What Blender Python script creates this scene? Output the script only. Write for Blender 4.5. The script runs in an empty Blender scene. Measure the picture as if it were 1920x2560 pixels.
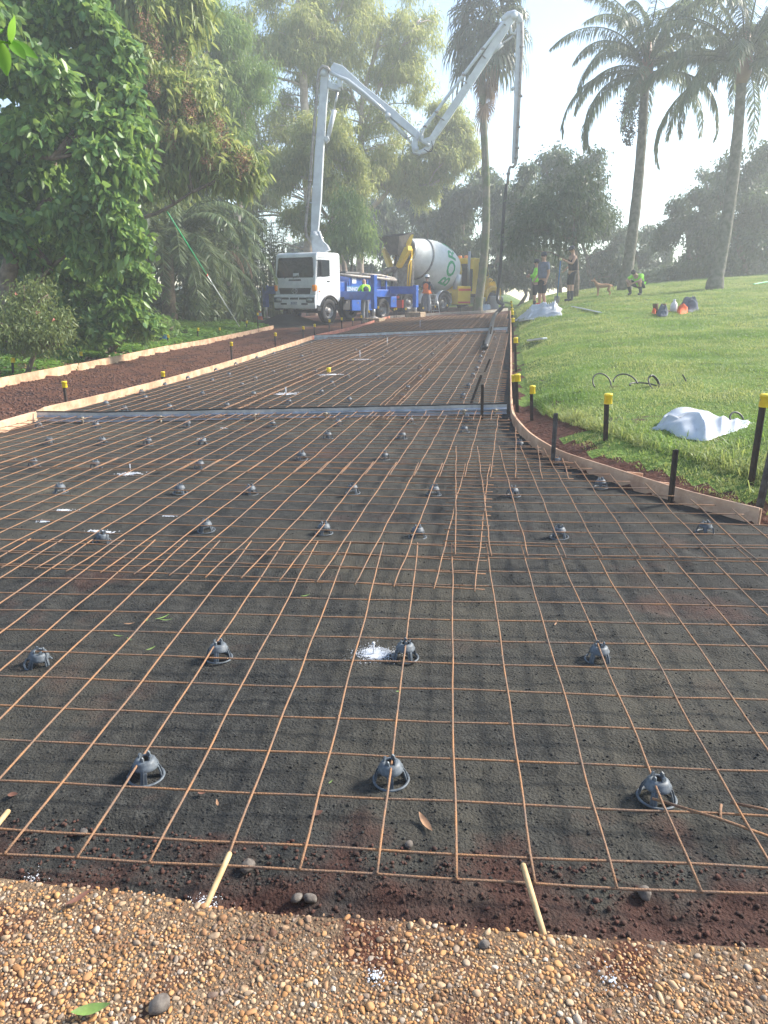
import bpy, math, random
import numpy as np
from mathutils import Vector, Matrix, noise
R = math.radians
rnd = random.Random(7)
rng = np.random.default_rng(11)
scene = bpy.context.scene
COL = scene.collection

# ------------------------------------------------------------------ camera, sky, sun, exposure
F_PX, PITCH, CAM_H = 1775.0, 0.30, 1.5
cam = bpy.data.objects.new('camera', bpy.data.cameras.new('camera'))
COL.objects.link(cam)
cam.location = (0, 0, CAM_H)
cam.rotation_euler = (math.pi/2 - PITCH, 0, 0)
cam.data.sensor_fit = 'VERTICAL'
cam.data.sensor_height = 24
cam.data.lens = 24*F_PX/2560
cam.data.clip_start = 0.05
cam.data.clip_end = 2000
scene.camera = cam
SUN_EL, SUN_AZ = R(36), R(74)      # azimuth clockwise from the view direction (+Y)
world = bpy.data.worlds.new('World')
scene.world = world
world.use_nodes = True
wn = world.node_tree.nodes
sky = wn.new('ShaderNodeTexSky')
sky.sky_type = 'NISHITA'
sky.sun_disc = False
sky.sun_elevation = SUN_EL
sky.sun_rotation = SUN_AZ
sky.dust_density = 0.1
sky.air_density = 1.0
wn['Background'].inputs['Strength'].default_value = 0.105
world.node_tree.links.new(sky.outputs[0], wn['Background'].inputs['Color'])
sun = bpy.data.objects.new('sun', bpy.data.lights.new('sun', 'SUN'))
COL.objects.link(sun)
sun.data.energy = 4.7
sun.data.angle = R(13)
sun.data.color = (1.0, 0.93, 0.82)
SD = Vector((math.sin(SUN_AZ)*math.cos(SUN_EL), math.cos(SUN_AZ)*math.cos(SUN_EL), math.sin(SUN_EL)))
sun.rotation_euler = SD.to_track_quat('Z', 'Y').to_euler()
scene.view_settings.view_transform = 'Standard'
scene.view_settings.look = 'None'
scene.view_settings.exposure = 1.46
scene.view_settings.gamma = 1
scene.cycles.volume_bounces = 2
scene.cycles.max_bounces = 8
scene.cycles.transparent_max_bounces = 8
HAZE_DENSITY = 0.0042

# ------------------------------------------------------------------ tagging, materials, mesh builder
def tag(o, label=None, cat=None, group=None, kind=None):
    if label: o['label'] = label
    if cat: o['category'] = cat
    if group: o['group'] = group
    if kind: o['kind'] = kind
    return o
def empty(name, loc=(0, 0, 0), rz=0, label=None, cat=None, group=None, scale=1):
    o = bpy.data.objects.new(name, None)
    COL.objects.link(o)
    o.location = loc; o.rotation_euler = (0, 0, rz); o.scale = (scale,)*3
    o.empty_display_size = .2
    return tag(o, label, cat, group)
def rootmat(o):
    return Matrix.LocRotScale(o.location, o.rotation_euler, o.scale)

MATS = {}
def mat(name, col, rough=0.7, metal=0.0, var=0.0, vscale=8, bump=0.0, bscale=30, col2=None, trans=0.0,
        attr=False, spec=0.5, mixc=None, coat=0, alpha=1.0, thr=(.4, .6)):
    """principled with procedural colour variation; attr: multiplies by per-face 'tint'."""
    if name in MATS: return MATS[name]
    m = bpy.data.materials.new(name); m.use_nodes = True
    nt = m.node_tree; N = nt.nodes; L = nt.links
    b = N['Principled BSDF']
    b.inputs['Roughness'].default_value = rough
    b.inputs['Metallic'].default_value = metal
    b.inputs['Specular IOR Level'].default_value = spec
    if coat: b.inputs['Coat Weight'].default_value = coat
    if alpha < 1: b.inputs['Alpha'].default_value = alpha
    tc = N.new('ShaderNodeTexCoord')
    cur = None
    c1 = (*col, 1)
    c2 = (*(col2 if col2 else tuple(c*(1-var) for c in col)), 1)
    nz = N.new('ShaderNodeTexNoise'); nz.inputs['Scale'].default_value = vscale; nz.inputs['Detail'].default_value = 6
    nz.inputs['Roughness'].default_value = .65
    L.new(tc.outputs['Object'], nz.inputs['Vector'])
    rp = N.new('ShaderNodeValToRGB')
    rp.color_ramp.elements[0].position = thr[0]; rp.color_ramp.elements[0].color = c2
    rp.color_ramp.elements[1].position = thr[1]; rp.color_ramp.elements[1].color = c1
    L.new(nz.outputs['Fac'], rp.inputs['Fac'])
    cur = rp.outputs['Color']
    if attr:
        at_ = N.new('ShaderNodeAttribute'); at_.attribute_name = 'tint'
        mx = N.new('ShaderNodeMix'); mx.data_type = 'RGBA'
        L.new(at_.outputs['Fac'], mx.inputs['Factor'])
        L.new(cur, mx.inputs['A'])
        mx.inputs['B'].default_value = (*(mixc or col), 1)
        cur = mx.outputs['Result']
    L.new(cur, b.inputs['Base Color'])
    if bump:
        n2 = N.new('ShaderNodeTexNoise'); n2.inputs['Scale'].default_value = bscale; n2.inputs['Detail'].default_value = 5
        L.new(tc.outputs['Object'], n2.inputs['Vector'])
        bp = N.new('ShaderNodeBump'); bp.inputs['Strength'].default_value = bump; bp.inputs['Distance'].default_value = .02
        L.new(n2.outputs['Fac'], bp.inputs['Height']); L.new(bp.outputs['Normal'], b.inputs['Normal'])
    if trans:
        tr = N.new('ShaderNodeBsdfTranslucent'); ms = N.new('ShaderNodeMixShader')
        hs = N.new('ShaderNodeHueSaturation'); hs.inputs['Hue'].default_value = .48; hs.inputs['Value'].default_value = 1.5
        L.new(cur, hs.inputs['Color']); L.new(hs.outputs[0], tr.inputs['Color'])
        ms.inputs[0].default_value = trans
        L.new(b.outputs[0], ms.inputs[1]); L.new(tr.outputs[0], ms.inputs[2])
        L.new(ms.outputs[0], N['Material Output'].inputs['Surface'])
    MATS[name] = m
    return m

def basis(d):
    d = Vector(d).normalized()
    a = Vector((0, 0, 1)) if abs(d.z) < .95 else Vector((1, 0, 0))
    u = d.cross(a).normalized(); v = u.cross(d).normalized()
    return d, u, v

class MB:
    def __init__(s): s.v = []; s.f = []; s.sm = []
    def add(s, vs, fs, smooth=False, M=None):
        b = len(s.v)
        if M is not None: vs = [M @ Vector(p) for p in vs]
        s.v += [tuple(p) for p in vs]
        s.f += [tuple(i+b for i in f) for f in fs]; s.sm += [smooth]*len(fs)
        return s
    def box(s, c, sz, rz=0, rx=0, ry=0, bev=0.0):
        x, y, z = sz[0]/2, sz[1]/2, sz[2]/2
        M = Matrix.Translation(c) @ Matrix.Rotation(rz, 4, 'Z') @ Matrix.Rotation(ry, 4, 'Y') @ Matrix.Rotation(rx, 4, 'X')
        if bev <= 0 or bev*2 >= min(sz):
            vs = [(a*x, b*y, d*z) for d in (-1, 1) for b in (-1, 1) for a in (-1, 1)]
            fs = [(0, 2, 3, 1), (4, 5, 7, 6), (0, 1, 5, 4), (2, 6, 7, 3), (0, 4, 6, 2), (1, 3, 7, 5)]
            return s.add(vs, fs, False, M)
        vs = []; idx = {}
        for a in (-1, 1):
            for b in (-1, 1):
                for d in (-1, 1):
                    idx[(a, b, d, 0)] = len(vs); vs.append((a*x, b*(y-bev), d*(z-bev)))
                    idx[(a, b, d, 1)] = len(vs); vs.append((a*(x-bev), b*y, d*(z-bev)))
                    idx[(a, b, d, 2)] = len(vs); vs.append((a*(x-bev), b*(y-bev), d*z))
        fs = []
        def q(l): fs.append(tuple(idx[k] for k in l))
        for a in (-1, 1):
            q([(a, -1, -1, 0), (a, 1, -1, 0), (a, 1, 1, 0), (a, -1, 1, 0)][::a])
            q([(-1, a, -1, 1), (-1, a, 1, 1), (1, a, 1, 1), (1, a, -1, 1)][::a])
            q([(-1, -1, a, 2), (1, -1, a, 2), (1, 1, a, 2), (-1, 1, a, 2)][::a])
            for b in (-1, 1):
                q([(a, b, -1, 0), (a, b, 1, 0), (a, b, 1, 1), (a, b, -1, 1)][::-a*b])
                q([(a, -1, b, 0), (a, 1, b, 0), (a, 1, b, 2), (a, -1, b, 2)][::a*b])
                q([(-1, a, b, 1), (1, a, b, 1), (1, a, b, 2), (-1, a, b, 2)][::-a*b])
                for d in (-1, 1):
                    q([(a, b, d, 0), (a, b, d, 1), (a, b, d, 2)][::a*b*d])
        return s.add(vs, fs, False, M)
    def tube(s, pts, r, n=8, smooth=True, cap=True):
        pts = [Vector(p) for p in pts]
        if not hasattr(r, '__len__'): r = [r]*len(pts)
        vs = []; fs = []
        d0 = (pts[1]-pts[0]).normalized(); _, u, v = basis(d0)
        for i, p in enumerate(pts):
            d = (pts[min(i+1, len(pts)-1)]-pts[max(i-1, 0)])
            d = d.normalized() if d.length > 1e-9 else d0
            u = (u - d*u.dot(d))
            u = u.normalized() if u.length > 1e-6 else basis(d)[1]
            v = d.cross(u)
            for k in range(n):
                a = 2*math.pi*k/n
                vs.append(p + (u*math.cos(a)+v*math.sin(a))*r[i])
        for i in range(len(pts)-1):
            for k in range(n):
                a = i*n+k; b = i*n+(k+1) % n
                fs.append((a, b, b+n, a+n))
        if cap:
            fs.append(tuple(range(n))[::-1]); fs.append(tuple(range((len(pts)-1)*n, len(pts)*n)))
        return s.add(vs, fs, smooth)
    def cyl(s, p0, p1, r, r1=None, n=16, smooth=True):
        return s.tube([p0, p1], [r, r if r1 is None else r1], n, smooth)
    def lathe(s, prof, M=None, n=24, smooth=True, axis='Z', a0=0, a1=2*math.pi):
        """prof: (radius, height) list; around z, then M."""
        vs = []; fs = []; full = abs(a1-a0-2*math.pi) < 1e-6
        m = n if full else n+1
        for r_, h in prof:
            for k in range(m):
                a = a0+(a1-a0)*k/n
                vs.append((r_*math.cos(a), r_*math.sin(a), h))
        for i in range(len(prof)-1):
            for k in range(n):
                a = i*m+k; b = i*m+(k+1) % m
                fs.append((a, b, b+m, a+m))
        return s.add(vs, fs, smooth, M)
    def prism(s, out, t, M=None, smooth=False):
        """outline in local xy, extruded along z from 0 to t"""
        n = len(out)
        vs = [(x, y, 0) for x, y in out]+[(x, y, t) for x, y in out]
        fs = [tuple(range(n))[::-1], tuple(range(n, 2*n))]+[(i, (i+1) % n, n+(i+1) % n, n+i) for i in range(n)]
        return s.add(vs, fs, smooth, M)
    def sphere(s, c, r, n=12, m=8, M=None):
        if not hasattr(r, '__len__'): r = (r, r, r)
        vs = []; fs = []
        for i in range(m+1):
            t = math.pi*i/m
            for k in range(n):
                a = 2*math.pi*k/n
                vs.append((c[0]+r[0]*math.sin(t)*math.cos(a), c[1]+r[1]*math.sin(t)*math.sin(a), c[2]-r[2]*math.cos(t)))
        for i in range(m):
            for k in range(n):
                a = i*n+k; b = i*n+(k+1) % n
                fs.append((a, b, b+n, a+n))
        return s.add(vs, fs, True, M)
    def build(s, name, m, parent=None, world=False, loc=None, rz=0):
        me = bpy.data.meshes.new(name)
        me.from_pydata(s.v, [], s.f)
        me.polygons.foreach_set('use_smooth', s.sm)
        me.materials.append(m) if m else None; me.update()
        o = bpy.data.objects.new(name, me); COL.objects.link(o)
        if parent is not None:
            o.parent = parent
            if world:
                M = Matrix.Identity(4); p = parent
                while p is not None:
                    M = rootmat(p) @ p.matrix_parent_inverse @ M if False else (rootmat(p) @ M); p = p.parent
                o.matrix_parent_inverse = M.inverted()
        if loc is not None: o.location = loc; o.rotation_euler = (0, 0, rz)
        return o

def np_mesh(name, V, faces, m, parent=None, tint=None, smooth=False):
    """V (n,3); faces (k,3|4) int array"""
    me = bpy.data.meshes.new(name)
    V = np.asarray(V, np.float32); faces = np.asarray(faces, np.int32)
    k, w = faces.shape
    me.vertices.add(len(V)); me.vertices.foreach_set('co', V.ravel())
    me.loops.add(k*w); me.loops.foreach_set('vertex_index', faces.ravel())
    me.polygons.add(k); me.polygons.foreach_set('loop_start', np.arange(k, dtype=np.int32)*w)
    me.polygons.foreach_set('use_smooth', np.full(k, smooth))
    me.update(calc_edges=True)
    if tint is not None:
        a = me.attributes.new('tint', 'FLOAT', 'FACE'); a.data.foreach_set('value', np.asarray(tint, np.float32))
    me.materials.append(m)
    o = bpy.data.objects.new(name, me); COL.objects.link(o)
    if parent is not None: o.parent = parent
    return o

def copy_tree(o, parent=None):
    c = o.copy(); COL.objects.link(c); c.parent = parent
    if parent is not None: c.matrix_parent_inverse = o.matrix_parent_inverse.copy()
    for ch in o.children: copy_tree(ch, c)
    return c

# ------------------------------------------------------------------ photograph pixel -> place on the ground
CP, SP = math.cos(PITCH), math.sin(PITCH)
def raydir(px, py):
    sx = (px-960)/F_PX; sy = (1280-py)/F_PX
    return Vector((sx, CP+sy*SP, -SP+sy*CP))
def at(px, py, Y):
    d = raydir(px, py); t = Y/d.y
    return Vector((d.x*t, Y, CAM_H+d.z*t))
def sm(a, b, x):
    t = min(1, max(0, (x-a)/(b-a))); return t*t*(3-2*t)
_ry = [-50, 8, 15, 22, 32, 38, 45, 60, 200]; _rz = [0, 0.02, .08, .17, .31, .34, .43, .8, 2.0]
_cy = [-50, 3, 9, 22, 32, 200]; _cz = [.018, .018, .024, .046, .042, .03]
def zd(x, y):
    return float(np.interp(y, _ry, _rz)+np.interp(y, _cy, _cz)*min(max(x, -3.5), 8))
def solve(px, py, fn, dz=0.0):
    d = raydir(px, py); t0 = 0.5; c = Vector((0, 0, CAM_H))
    t = t0
    while t < 120:
        p = c+d*t
        if p.z <= fn(p.x, p.y)+dz: break
        t *= 1.03
    lo, hi = t/1.03, t
    for _ in range(25):
        m = (lo+hi)/2; p = c+d*m
        if p.z <= fn(p.x, p.y)+dz: hi = m
        else: lo = m
    return c+d*hi
RB_PX = [(1275, 776), (1276, 800), (1276, 850), (1276, 905), (1276, 960), (1276, 1005), (1280, 1030), (1290, 1047), (1308, 1068), (1331, 1088), (1389, 1122), (1450, 1144), (1504, 1161), (1620, 1198), (1736, 1232), (1898, 1271)]
RB = [solve(a, b, zd, .11) for a, b in RB_PX]
LB_PX = [(975, 796), (897, 820), (780, 849), (700, 876), (560, 920), (405, 966), (245, 1008), (120, 1038), (91, 1054), (0, 1082)]
LB = [solve(a, b, zd) for a, b in LB_PX]
OB_PX = [(684, 822), (578, 846), (422, 877), (203, 926), (0, 968)]
OB = [solve(a, b, zd) for a, b in OB_PX]
def lin(tab, lo, hi):
    t = sorted([(p.y, p.x) for p in tab]); ys = [a for a, b in t]; xs = [b for a, b in t]
    (y0, x0), (y1, x1) = t[0], t[1]
    ys = [y0-10]+ys+[t[-1][0]+60]; xs = [lo]+xs+[hi]
    return ys, xs
_r = lin(RB, RB[-1].x+11, RB[0].x+10); _l = lin(LB, LB[-1].x-4, LB[0].x+14); _o = lin(OB, OB[-1].x-2.0, OB[0].x-8)
xe = lambda y: float(np.interp(y, *_r))
xl = lambda y: float(np.interp(y, *_l))
xo = lambda y: float(np.interp(y, *_o))
DEND = 33.2
def gz(x, y):
    e = xe(y)
    if x > e:
        t = x-e
        A = .16+.027*min(max(y-6, 0), 28)
        z = zd(e, y)+.03
        if y < DEND+3 or True:
            z += A*(1-math.exp(-max(t-.12, 0)/(.35+.03*max(y,0))))+.05*max(t-.3, 0)
            z += .25*sm(9, 22, x)*sm(20, 36, y)
        if y > 38: z -= (y-38)*.05
        return z
    o = xo(y)
    if x < o:
        return zd(x, y)+.03+.10*min(o-x, 5)+.02*max(o-x-5, 0)
    return zd(x, y)-.07
print('RB', [tuple(round(c, 2) for c in p) for p in RB])
print('LB', [tuple(round(c, 2) for c in p) for p in LB])
print('OB', [tuple(round(c, 2) for c in p) for p in OB])
def nz(x, y, s, seed=0):
    return noise.noise(Vector((x*s, y*s, seed)))
def onlawn(px, py): return solve(px, py, gz)

# ------------------------------------------------------------------ GROUND
def grid(name, xs, ys, fz, m, tintf=None):
    nx, ny = len(xs), len(ys)
    V = [(x, y, fz(x, y)) for y in ys for x in xs]
    a = np.arange((nx-1)*(ny-1)); i = a % (nx-1); j = a//(nx-1); b = j*nx+i
    o = np_mesh(name, V, np.stack([b, b+1, b+1+nx, b+nx], 1), m, smooth=True)
    return o
def pgrid(name, ys, xa, xb, nu, fz, m):
    """sheet between two edges xa(y), xb(y)"""
    V = []
    for y in ys:
        a, b = xa(y), xb(y)
        V += [(a+(b-a)*k/nu, y, 0) for k in range(nu+1)]
    V = [(x, y, fz(x, y)) for x, y, _ in V]
    ny = len(ys); nx = nu+1
    a = np.arange(nu*(ny-1)); i = a % nu; j = a//nu; b = j*nx+i
    return np_mesh(name, V, np.stack([b, b+1, b+1+nx, b+nx], 1), m, smooth=True)

def multi_mat(name, stops, scale, rough=.95, bump=.6, bscale=60, detail=8, second=None, bd=.02, spec=.2):
    """ramp of several base colours over noise, optional second colour in patches"""
    m = bpy.data.materials.new(name); m.use_nodes = True
    nt = m.node_tree; N = nt.nodes; L = nt.links; b = N['Principled BSDF']
    b.inputs['Roughness'].default_value = rough; b.inputs['Specular IOR Level'].default_value = spec
    tc = N.new('ShaderNodeTexCoord')
    n1 = N.new('ShaderNodeTexNoise'); n1.inputs['Scale'].default_value = scale; n1.inputs['Detail'].default_value = detail; n1.inputs['Roughness'].default_value = .7
    L.new(tc.outputs['Object'], n1.inputs['Vector'])
    rp = N.new('ShaderNodeValToRGB'); e = rp.color_ramp.elements
    while len(e) < len(stops): e.new(.5)
    for k, (p, c) in enumerate(stops): e[k].position = p; e[k].color = (*c, 1)
    L.new(n1.outputs['Fac'], rp.inputs['Fac']); cur = rp.outputs['Color']
    for (c, sc, lo, hi) in (second or []):
        n2 = N.new('ShaderNodeTexNoise'); n2.inputs['Scale'].default_value = sc; n2.inputs['Detail'].default_value = 7; n2.inputs['Roughness'].default_value = .65
        L.new(tc.outputs['Object'], n2.inputs['Vector'])
        r2 = N.new('ShaderNodeValToRGB'); r2.color_ramp.elements[0].position = lo; r2.color_ramp.elements[1].position = hi
        L.new(n2.outputs['Fac'], r2.inputs['Fac'])
        mx = N.new('ShaderNodeMix'); mx.data_type = 'RGBA'
        L.new(r2.outputs['Color'], mx.inputs['Factor']); L.new(cur, mx.inputs['A']); mx.inputs['B'].default_value = (*c, 1)
        cur = mx.outputs['Result']
    L.new(cur, b.inputs['Base Color'])
    n3 = N.new('ShaderNodeTexNoise'); n3.inputs['Scale'].default_value = bscale; n3.inputs['Detail'].default_value = 6
    L.new(tc.outputs['Object'], n3.inputs['Vector'])
    bp = N.new('ShaderNodeBump'); bp.inputs['Strength'].default_value = bump; bp.inputs['Distance'].default_value = bd
    L.new(n3.outputs['Fac'], bp.inputs['Height']); L.new(bp.outputs['Normal'], b.inputs['Normal'])
    return m

m_lawn = multi_mat('lawn_soil', [(.3, (.06, .10, .018)), (.5, (.10, .17, .03)), (.7, (.15, .21, .045))], 1.6, second=[((.065, .05, .028), 2.2, .6, .68)], bump=1, bscale=25, bd=.05)
m_soil = multi_mat('red_soil', [(.3, (.035, .014, .01)), (.6, (.085, .033, .022)), (.8, (.12, .055, .036))], 9, bump=1, bscale=22, bd=.04)
m_litter = multi_mat('leaf_litter', [(.3, (.03, .035, .015)), (.55, (.05, .085, .02)), (.75, (.07, .13, .025))], 3, second=[((.07, .03, .02), 1.3, .52, .62)], bump=1, bscale=30, bd=.04)
# base ground: lawn on the right, leaf litter and ground cover on the left; a strip of red soil where the ground is cut
def spaced(lo, hi, a, b, fine, coarse):
    v = [a]
    while v[-1] < b: v.append(v[-1]+fine)
    s = fine; w = v[-1]
    while w < hi: s = min(s*1.35, coarse); w += s; v.append(w)
    s = fine; w = a; pre = []
    while w > lo: s = min(s*1.35, coarse); w -= s; pre.append(w)
    return pre[::-1]+v
def lawn_z(x, y):
    z = gz(x, y)
    if x > xe(y)+.1: z += .035*nz(x, y, 1.3)+.05*nz(x, y, .35, 3)+(.03*nz(x, y, 5)+.02*nz(x, y, 13, 2) if x < xe(y)+1 and y < 14 else 0)
    elif x < xo(y): z += .04*nz(x, y, 1.2)
    return z
g = grid('ground', spaced(-150, 150, -12, 14, .1, 12), spaced(-12, 260, .4, 38, .1, 14), lawn_z, m_litter)
tag(g, kind='structure')
# material slots by place: 0 litter, 1 lawn, 2 soil
g.data.materials.append(m_lawn); g.data.materials.append(m_soil)
me = g.data; cen = np.zeros(len(me.polygons)*3, np.float32); me.polygons.foreach_get('center', cen); cen = cen.reshape(-1, 3)
mi = np.zeros(len(cen), np.int32)
for k, (x, y, z) in enumerate(cen):
    e = xe(y)
    if x > e-.02:
        w = .14+.26*sm(12, 5, y)*(.6+.8*nz(x, y, 1.1, 9))+.16*nz(x, y, 2.5, 4)
        if 6.8 < y < 8.8 and x < e+1.3: w += .42
        mi[k] = 2 if (x-e < w and y < 34) else 1
    elif x > xo(y) and y < 44: mi[k] = 2
    elif x > 0: mi[k] = 1
me.polygons.foreach_set('material_index', mi)

# black sand bed of the new driveway
def bed_z(x, y):
    z = zd(x, y)
    z += .012*nz(x, y, 1.6, 1)+.008*nz(x, y, 5, 2)
    if y < 9:
        z += .0055*nz(x, y, 14, 3)+.003*nz(x, y, 38, 5)
        h = nz(x*1.4, y, 3.3, 8)
        if h > .18: z -= .05*(h-.18)              # boot prints
    if y < 1.75+.05*x: z += .012*nz(x, y, 9, 6)
    return z
m_bed = multi_mat('black_sand', [(.3, (.011, .0113, .011)), (.5, (.025, .0252, .0235)), (.72, (.054, .0535, .048))], 24,
                  second=[((.065, .032, .024), 1.0, .56, .70), ((.066, .060, .045), .45, .46, .64), ((.016, .0155, .015), .9, .56, .7), ((.09, .088, .075), 140, .67, .74)], bump=1.0, bscale=110, bd=.012, spec=.35)
# red soil shows in the first half metre after the old slab
N_ = m_bed.node_tree.nodes; L_ = m_bed.node_tree.links
bb = N_['Principled BSDF']; src = bb.inputs['Base Color'].links[0].from_socket
tc = N_.new('ShaderNodeTexCoord'); sp_ = N_.new('ShaderNodeSeparateXYZ'); L_.new(tc.outputs['Object'], sp_.inputs[0])
n9 = N_.new('ShaderNodeTexNoise'); n9.inputs['Scale'].default_value = 5; n9.inputs['Detail'].default_value = 8; L_.new(tc.outputs['Object'], n9.inputs['Vector'])
ma = N_.new('ShaderNodeMath'); ma.operation = 'MULTIPLY_ADD'; ma.inputs[1].default_value = 1.3; L_.new(n9.outputs['Fac'], ma.inputs[0]); L_.new(sp_.outputs['Y'], ma.inputs[2])
mb = N_.new('ShaderNodeMapRange'); mb.inputs['From Min'].default_value = 2.28; mb.inputs['From Max'].default_value = 1.98; L_.new(ma.outputs[0], mb.inputs['Value'])
mx = N_.new('ShaderNodeMix'); mx.data_type = 'RGBA'; L_.new(mb.outputs[0], mx.inputs['Factor']); L_.new(src, mx.inputs['A']); mx.inputs['B'].default_value = (.052, .023, .017, 1)
L_.new(mx.outputs['Result'], bb.inputs['Base Color'])
def yseq(a, b, f):
    v = [a]
    while v[-1] < b: v.append(v[-1]+f(v[-1]))
    return v
bed = pgrid('driveway_bed', yseq(1.1, DEND, lambda y: .018 if y < 4 else .03 if y < 9 else .12), lambda y: xl(y)+.0, lambda y: xe(y)-.0, 300, bed_z, m_bed)
tag(bed, kind='structure')
# brown gravel road to the left and the working area where the trucks stand
def road_r(y):
    if y < 30: return xl(y)-.04
    return float(np.interp(y, [30, 34.5, 35.5, 44], [xl(30)-.04, xl(34.5)-.3, 3.6, 6]))
m_road = multi_mat('brown_gravel', [(.3, (.05, .021, .013)), (.52, (.125, .054, .033)), (.75, (.20, .105, .068))], 16, second=[((.05, .025, .02), 1.5, .5, .6)], bump=1, bscale=55, bd=.04)
def road_z(x, y):
    return zd(x, y)-.01+.02*nz(x, y, 1.1, 4)+.013*nz(x, y, 4.5, 5)+(.007*nz(x, y, 13, 6) if y < 20 else 0)
rd = pgrid('gravel_road', yseq(3, 46, lambda y: .05 if y < 16 else .12), lambda y: xo(y) if y < 26 else xo(26)-(y-26)*.12, road_r, 110, road_z, m_road)
tag(rd, kind='structure')
# earth crumbs, clods on the road and the bed
def clods(name, n, fx, m, smin, smax, label, cat):
    import itertools
    t = (1+5**.5)/2
    ico = np.array([(-1, t, 0), (1, t, 0), (-1, -t, 0), (1, -t, 0), (0, -1, t), (0, 1, t), (0, -1, -t), (0, 1, -t), (t, 0, -1), (t, 0, 1), (-t, 0, -1), (-t, 0, 1)])/1.9
    f = np.array([(0, 11, 5), (0, 5, 1), (0, 1, 7), (0, 7, 10), (0, 10, 11), (1, 5, 9), (5, 11, 4), (11, 10, 2), (10, 7, 6), (7, 1, 8), (3, 9, 4), (3, 4, 2), (3, 2, 6), (3, 6, 8), (3, 8, 9), (4, 9, 5), (2, 4, 11), (6, 2, 10), (8, 6, 7), (9, 8, 1)])
    V = []; Fs = []; T = []
    for k in range(n):
        p = fx()
        if p is None: continue
        s = rng.uniform(smin, smax)*rng.uniform(.5, 1)
        sc = rng.uniform(.7, 1.3, 3)*s; sc[2] *= .7
        v = ico*sc*rng.uniform(.75, 1.2, (12, 1))
        a = rng.uniform(0, 6.28); c, s_ = math.cos(a), math.sin(a)
        v = v@np.array([[c, s_, 0], [-s_, c, 0], [0, 0, 1]])+np.array(p)
        Fs.append(f+12*len(V)); V.append(v); T += [rng.random()]*20
    o = np_mesh(name, np.concatenate(V), np.concatenate(Fs), m, tint=T, smooth=True)
    return tag(o, label, cat, kind='stuff')
m_clod = mat('clod', (.16, .075, .048), rough=1, var=.5, vscale=20, attr=True, mixc=(.06, .028, .022))
m_sandclod = mat('sand_crumb', (.05, .05, .045), rough=1, var=.5, vscale=20, attr=True, mixc=(.02, .02, .019))
def froad():
    y = 4+abs(rng.normal())*9; x = rng.uniform(xo(y), xl(y)-.05) if y < 26 else -9
    return (x, y, road_z(x, y)+.003) if x > -9 else None
clods('brown_gravel_crumbs', 9000, froad, m_clod, .008, .035, 'loose reddish brown gravel and earth crumbs over the road on the left', 'gravel')
def fbed():
    y = 1.5+rng.random()**1.6*7; x = rng.uniform(-.75*y-.5, min(.62*y+.5, xe(y)-.05))
    return (x, y, bed_z(x, y)+.001)
clods('black_sand_grains', 16000, fbed, m_sandclod, .002, .006, 'coarse dark grains scattered over the black sand bed', 'sand')
def fedge():
    x = rng.uniform(-1.9, 1.9); y = slab_edge(x)+rng.random()**1.4*.3+.01
    return (x, y, bed_z(x, y)+.003)

# old exposed aggregate slab in front
SE = [solve(a, b, lambda x, y: .10) for a, b in ((0, 2185), (220, 2212), (410, 2232), (520, 2258), (720, 2278), (960, 2292), (1300, 2322), (1700, 2350), (1920, 2360))]
def slab_edge(x):
    base = float(np.interp(x, [p.x for p in SE], [p.y for p in SE]))
    if x < SE[0].x: base = SE[0].y+(SE[0].x-x)*.12
    if x > SE[-1].x: base = SE[-1].y-(x-SE[-1].x)*.05
    return base+.006*nz(x, 0, 9, 3)+.003*nz(x, 0, 35, 4)
clods('red_earth_crumbs', 2600, fedge, mat('red_crumb', (.10, .042, .03), rough=1, var=.4, attr=True, mixc=(.045, .026, .02)), .002, .009, 'crumbly red earth along the cut edge of the pebbled slab', 'earth')
m_slab = multi_mat('pebble_matrix', [(.3, (.09, .055, .035)), (.55, (.18, .125, .08)), (.8, (.28, .21, .14))], 45, second=[((.085, .035, .022), 4, .5, .62)], bump=1, bscale=150, bd=.01)
ys_u = [-14, -6, -2, -.5, 0, .3, .6, .9, 1.05, 1.15]
V = []; xs = [-8, -5, -3]+list(np.linspace(-2, 2, 161))+[3, 5, 8]
SLAB = lambda x, y: .10+.004*nz(x, y, 3)+.002*nz(x, y, 16)
for x in xs:
    e = slab_edge(x)
    col_ = [(x, y, SLAB(x, y)) for y in [-14, -6, -2, -.5]]+[(x, -.5+(e-.012+.5)*k/60, SLAB(x, -.5+(e+.5)*k/60)) for k in range(1, 61)]+[(x, e, .088), (x, e+.012, .03), (x, e+.03, -.06)]
    V += col_
nc = len(col_); nx = len(xs)
a = np.arange((nx-1)*(nc-1)); i = a//(nc-1); j = a % (nc-1); b = i*nc+j
tag(np_mesh('pebbled_path', V, np.stack([b, b+nc, b+nc+1, b+1], 1), m_slab, smooth=True), kind='structure')
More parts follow.
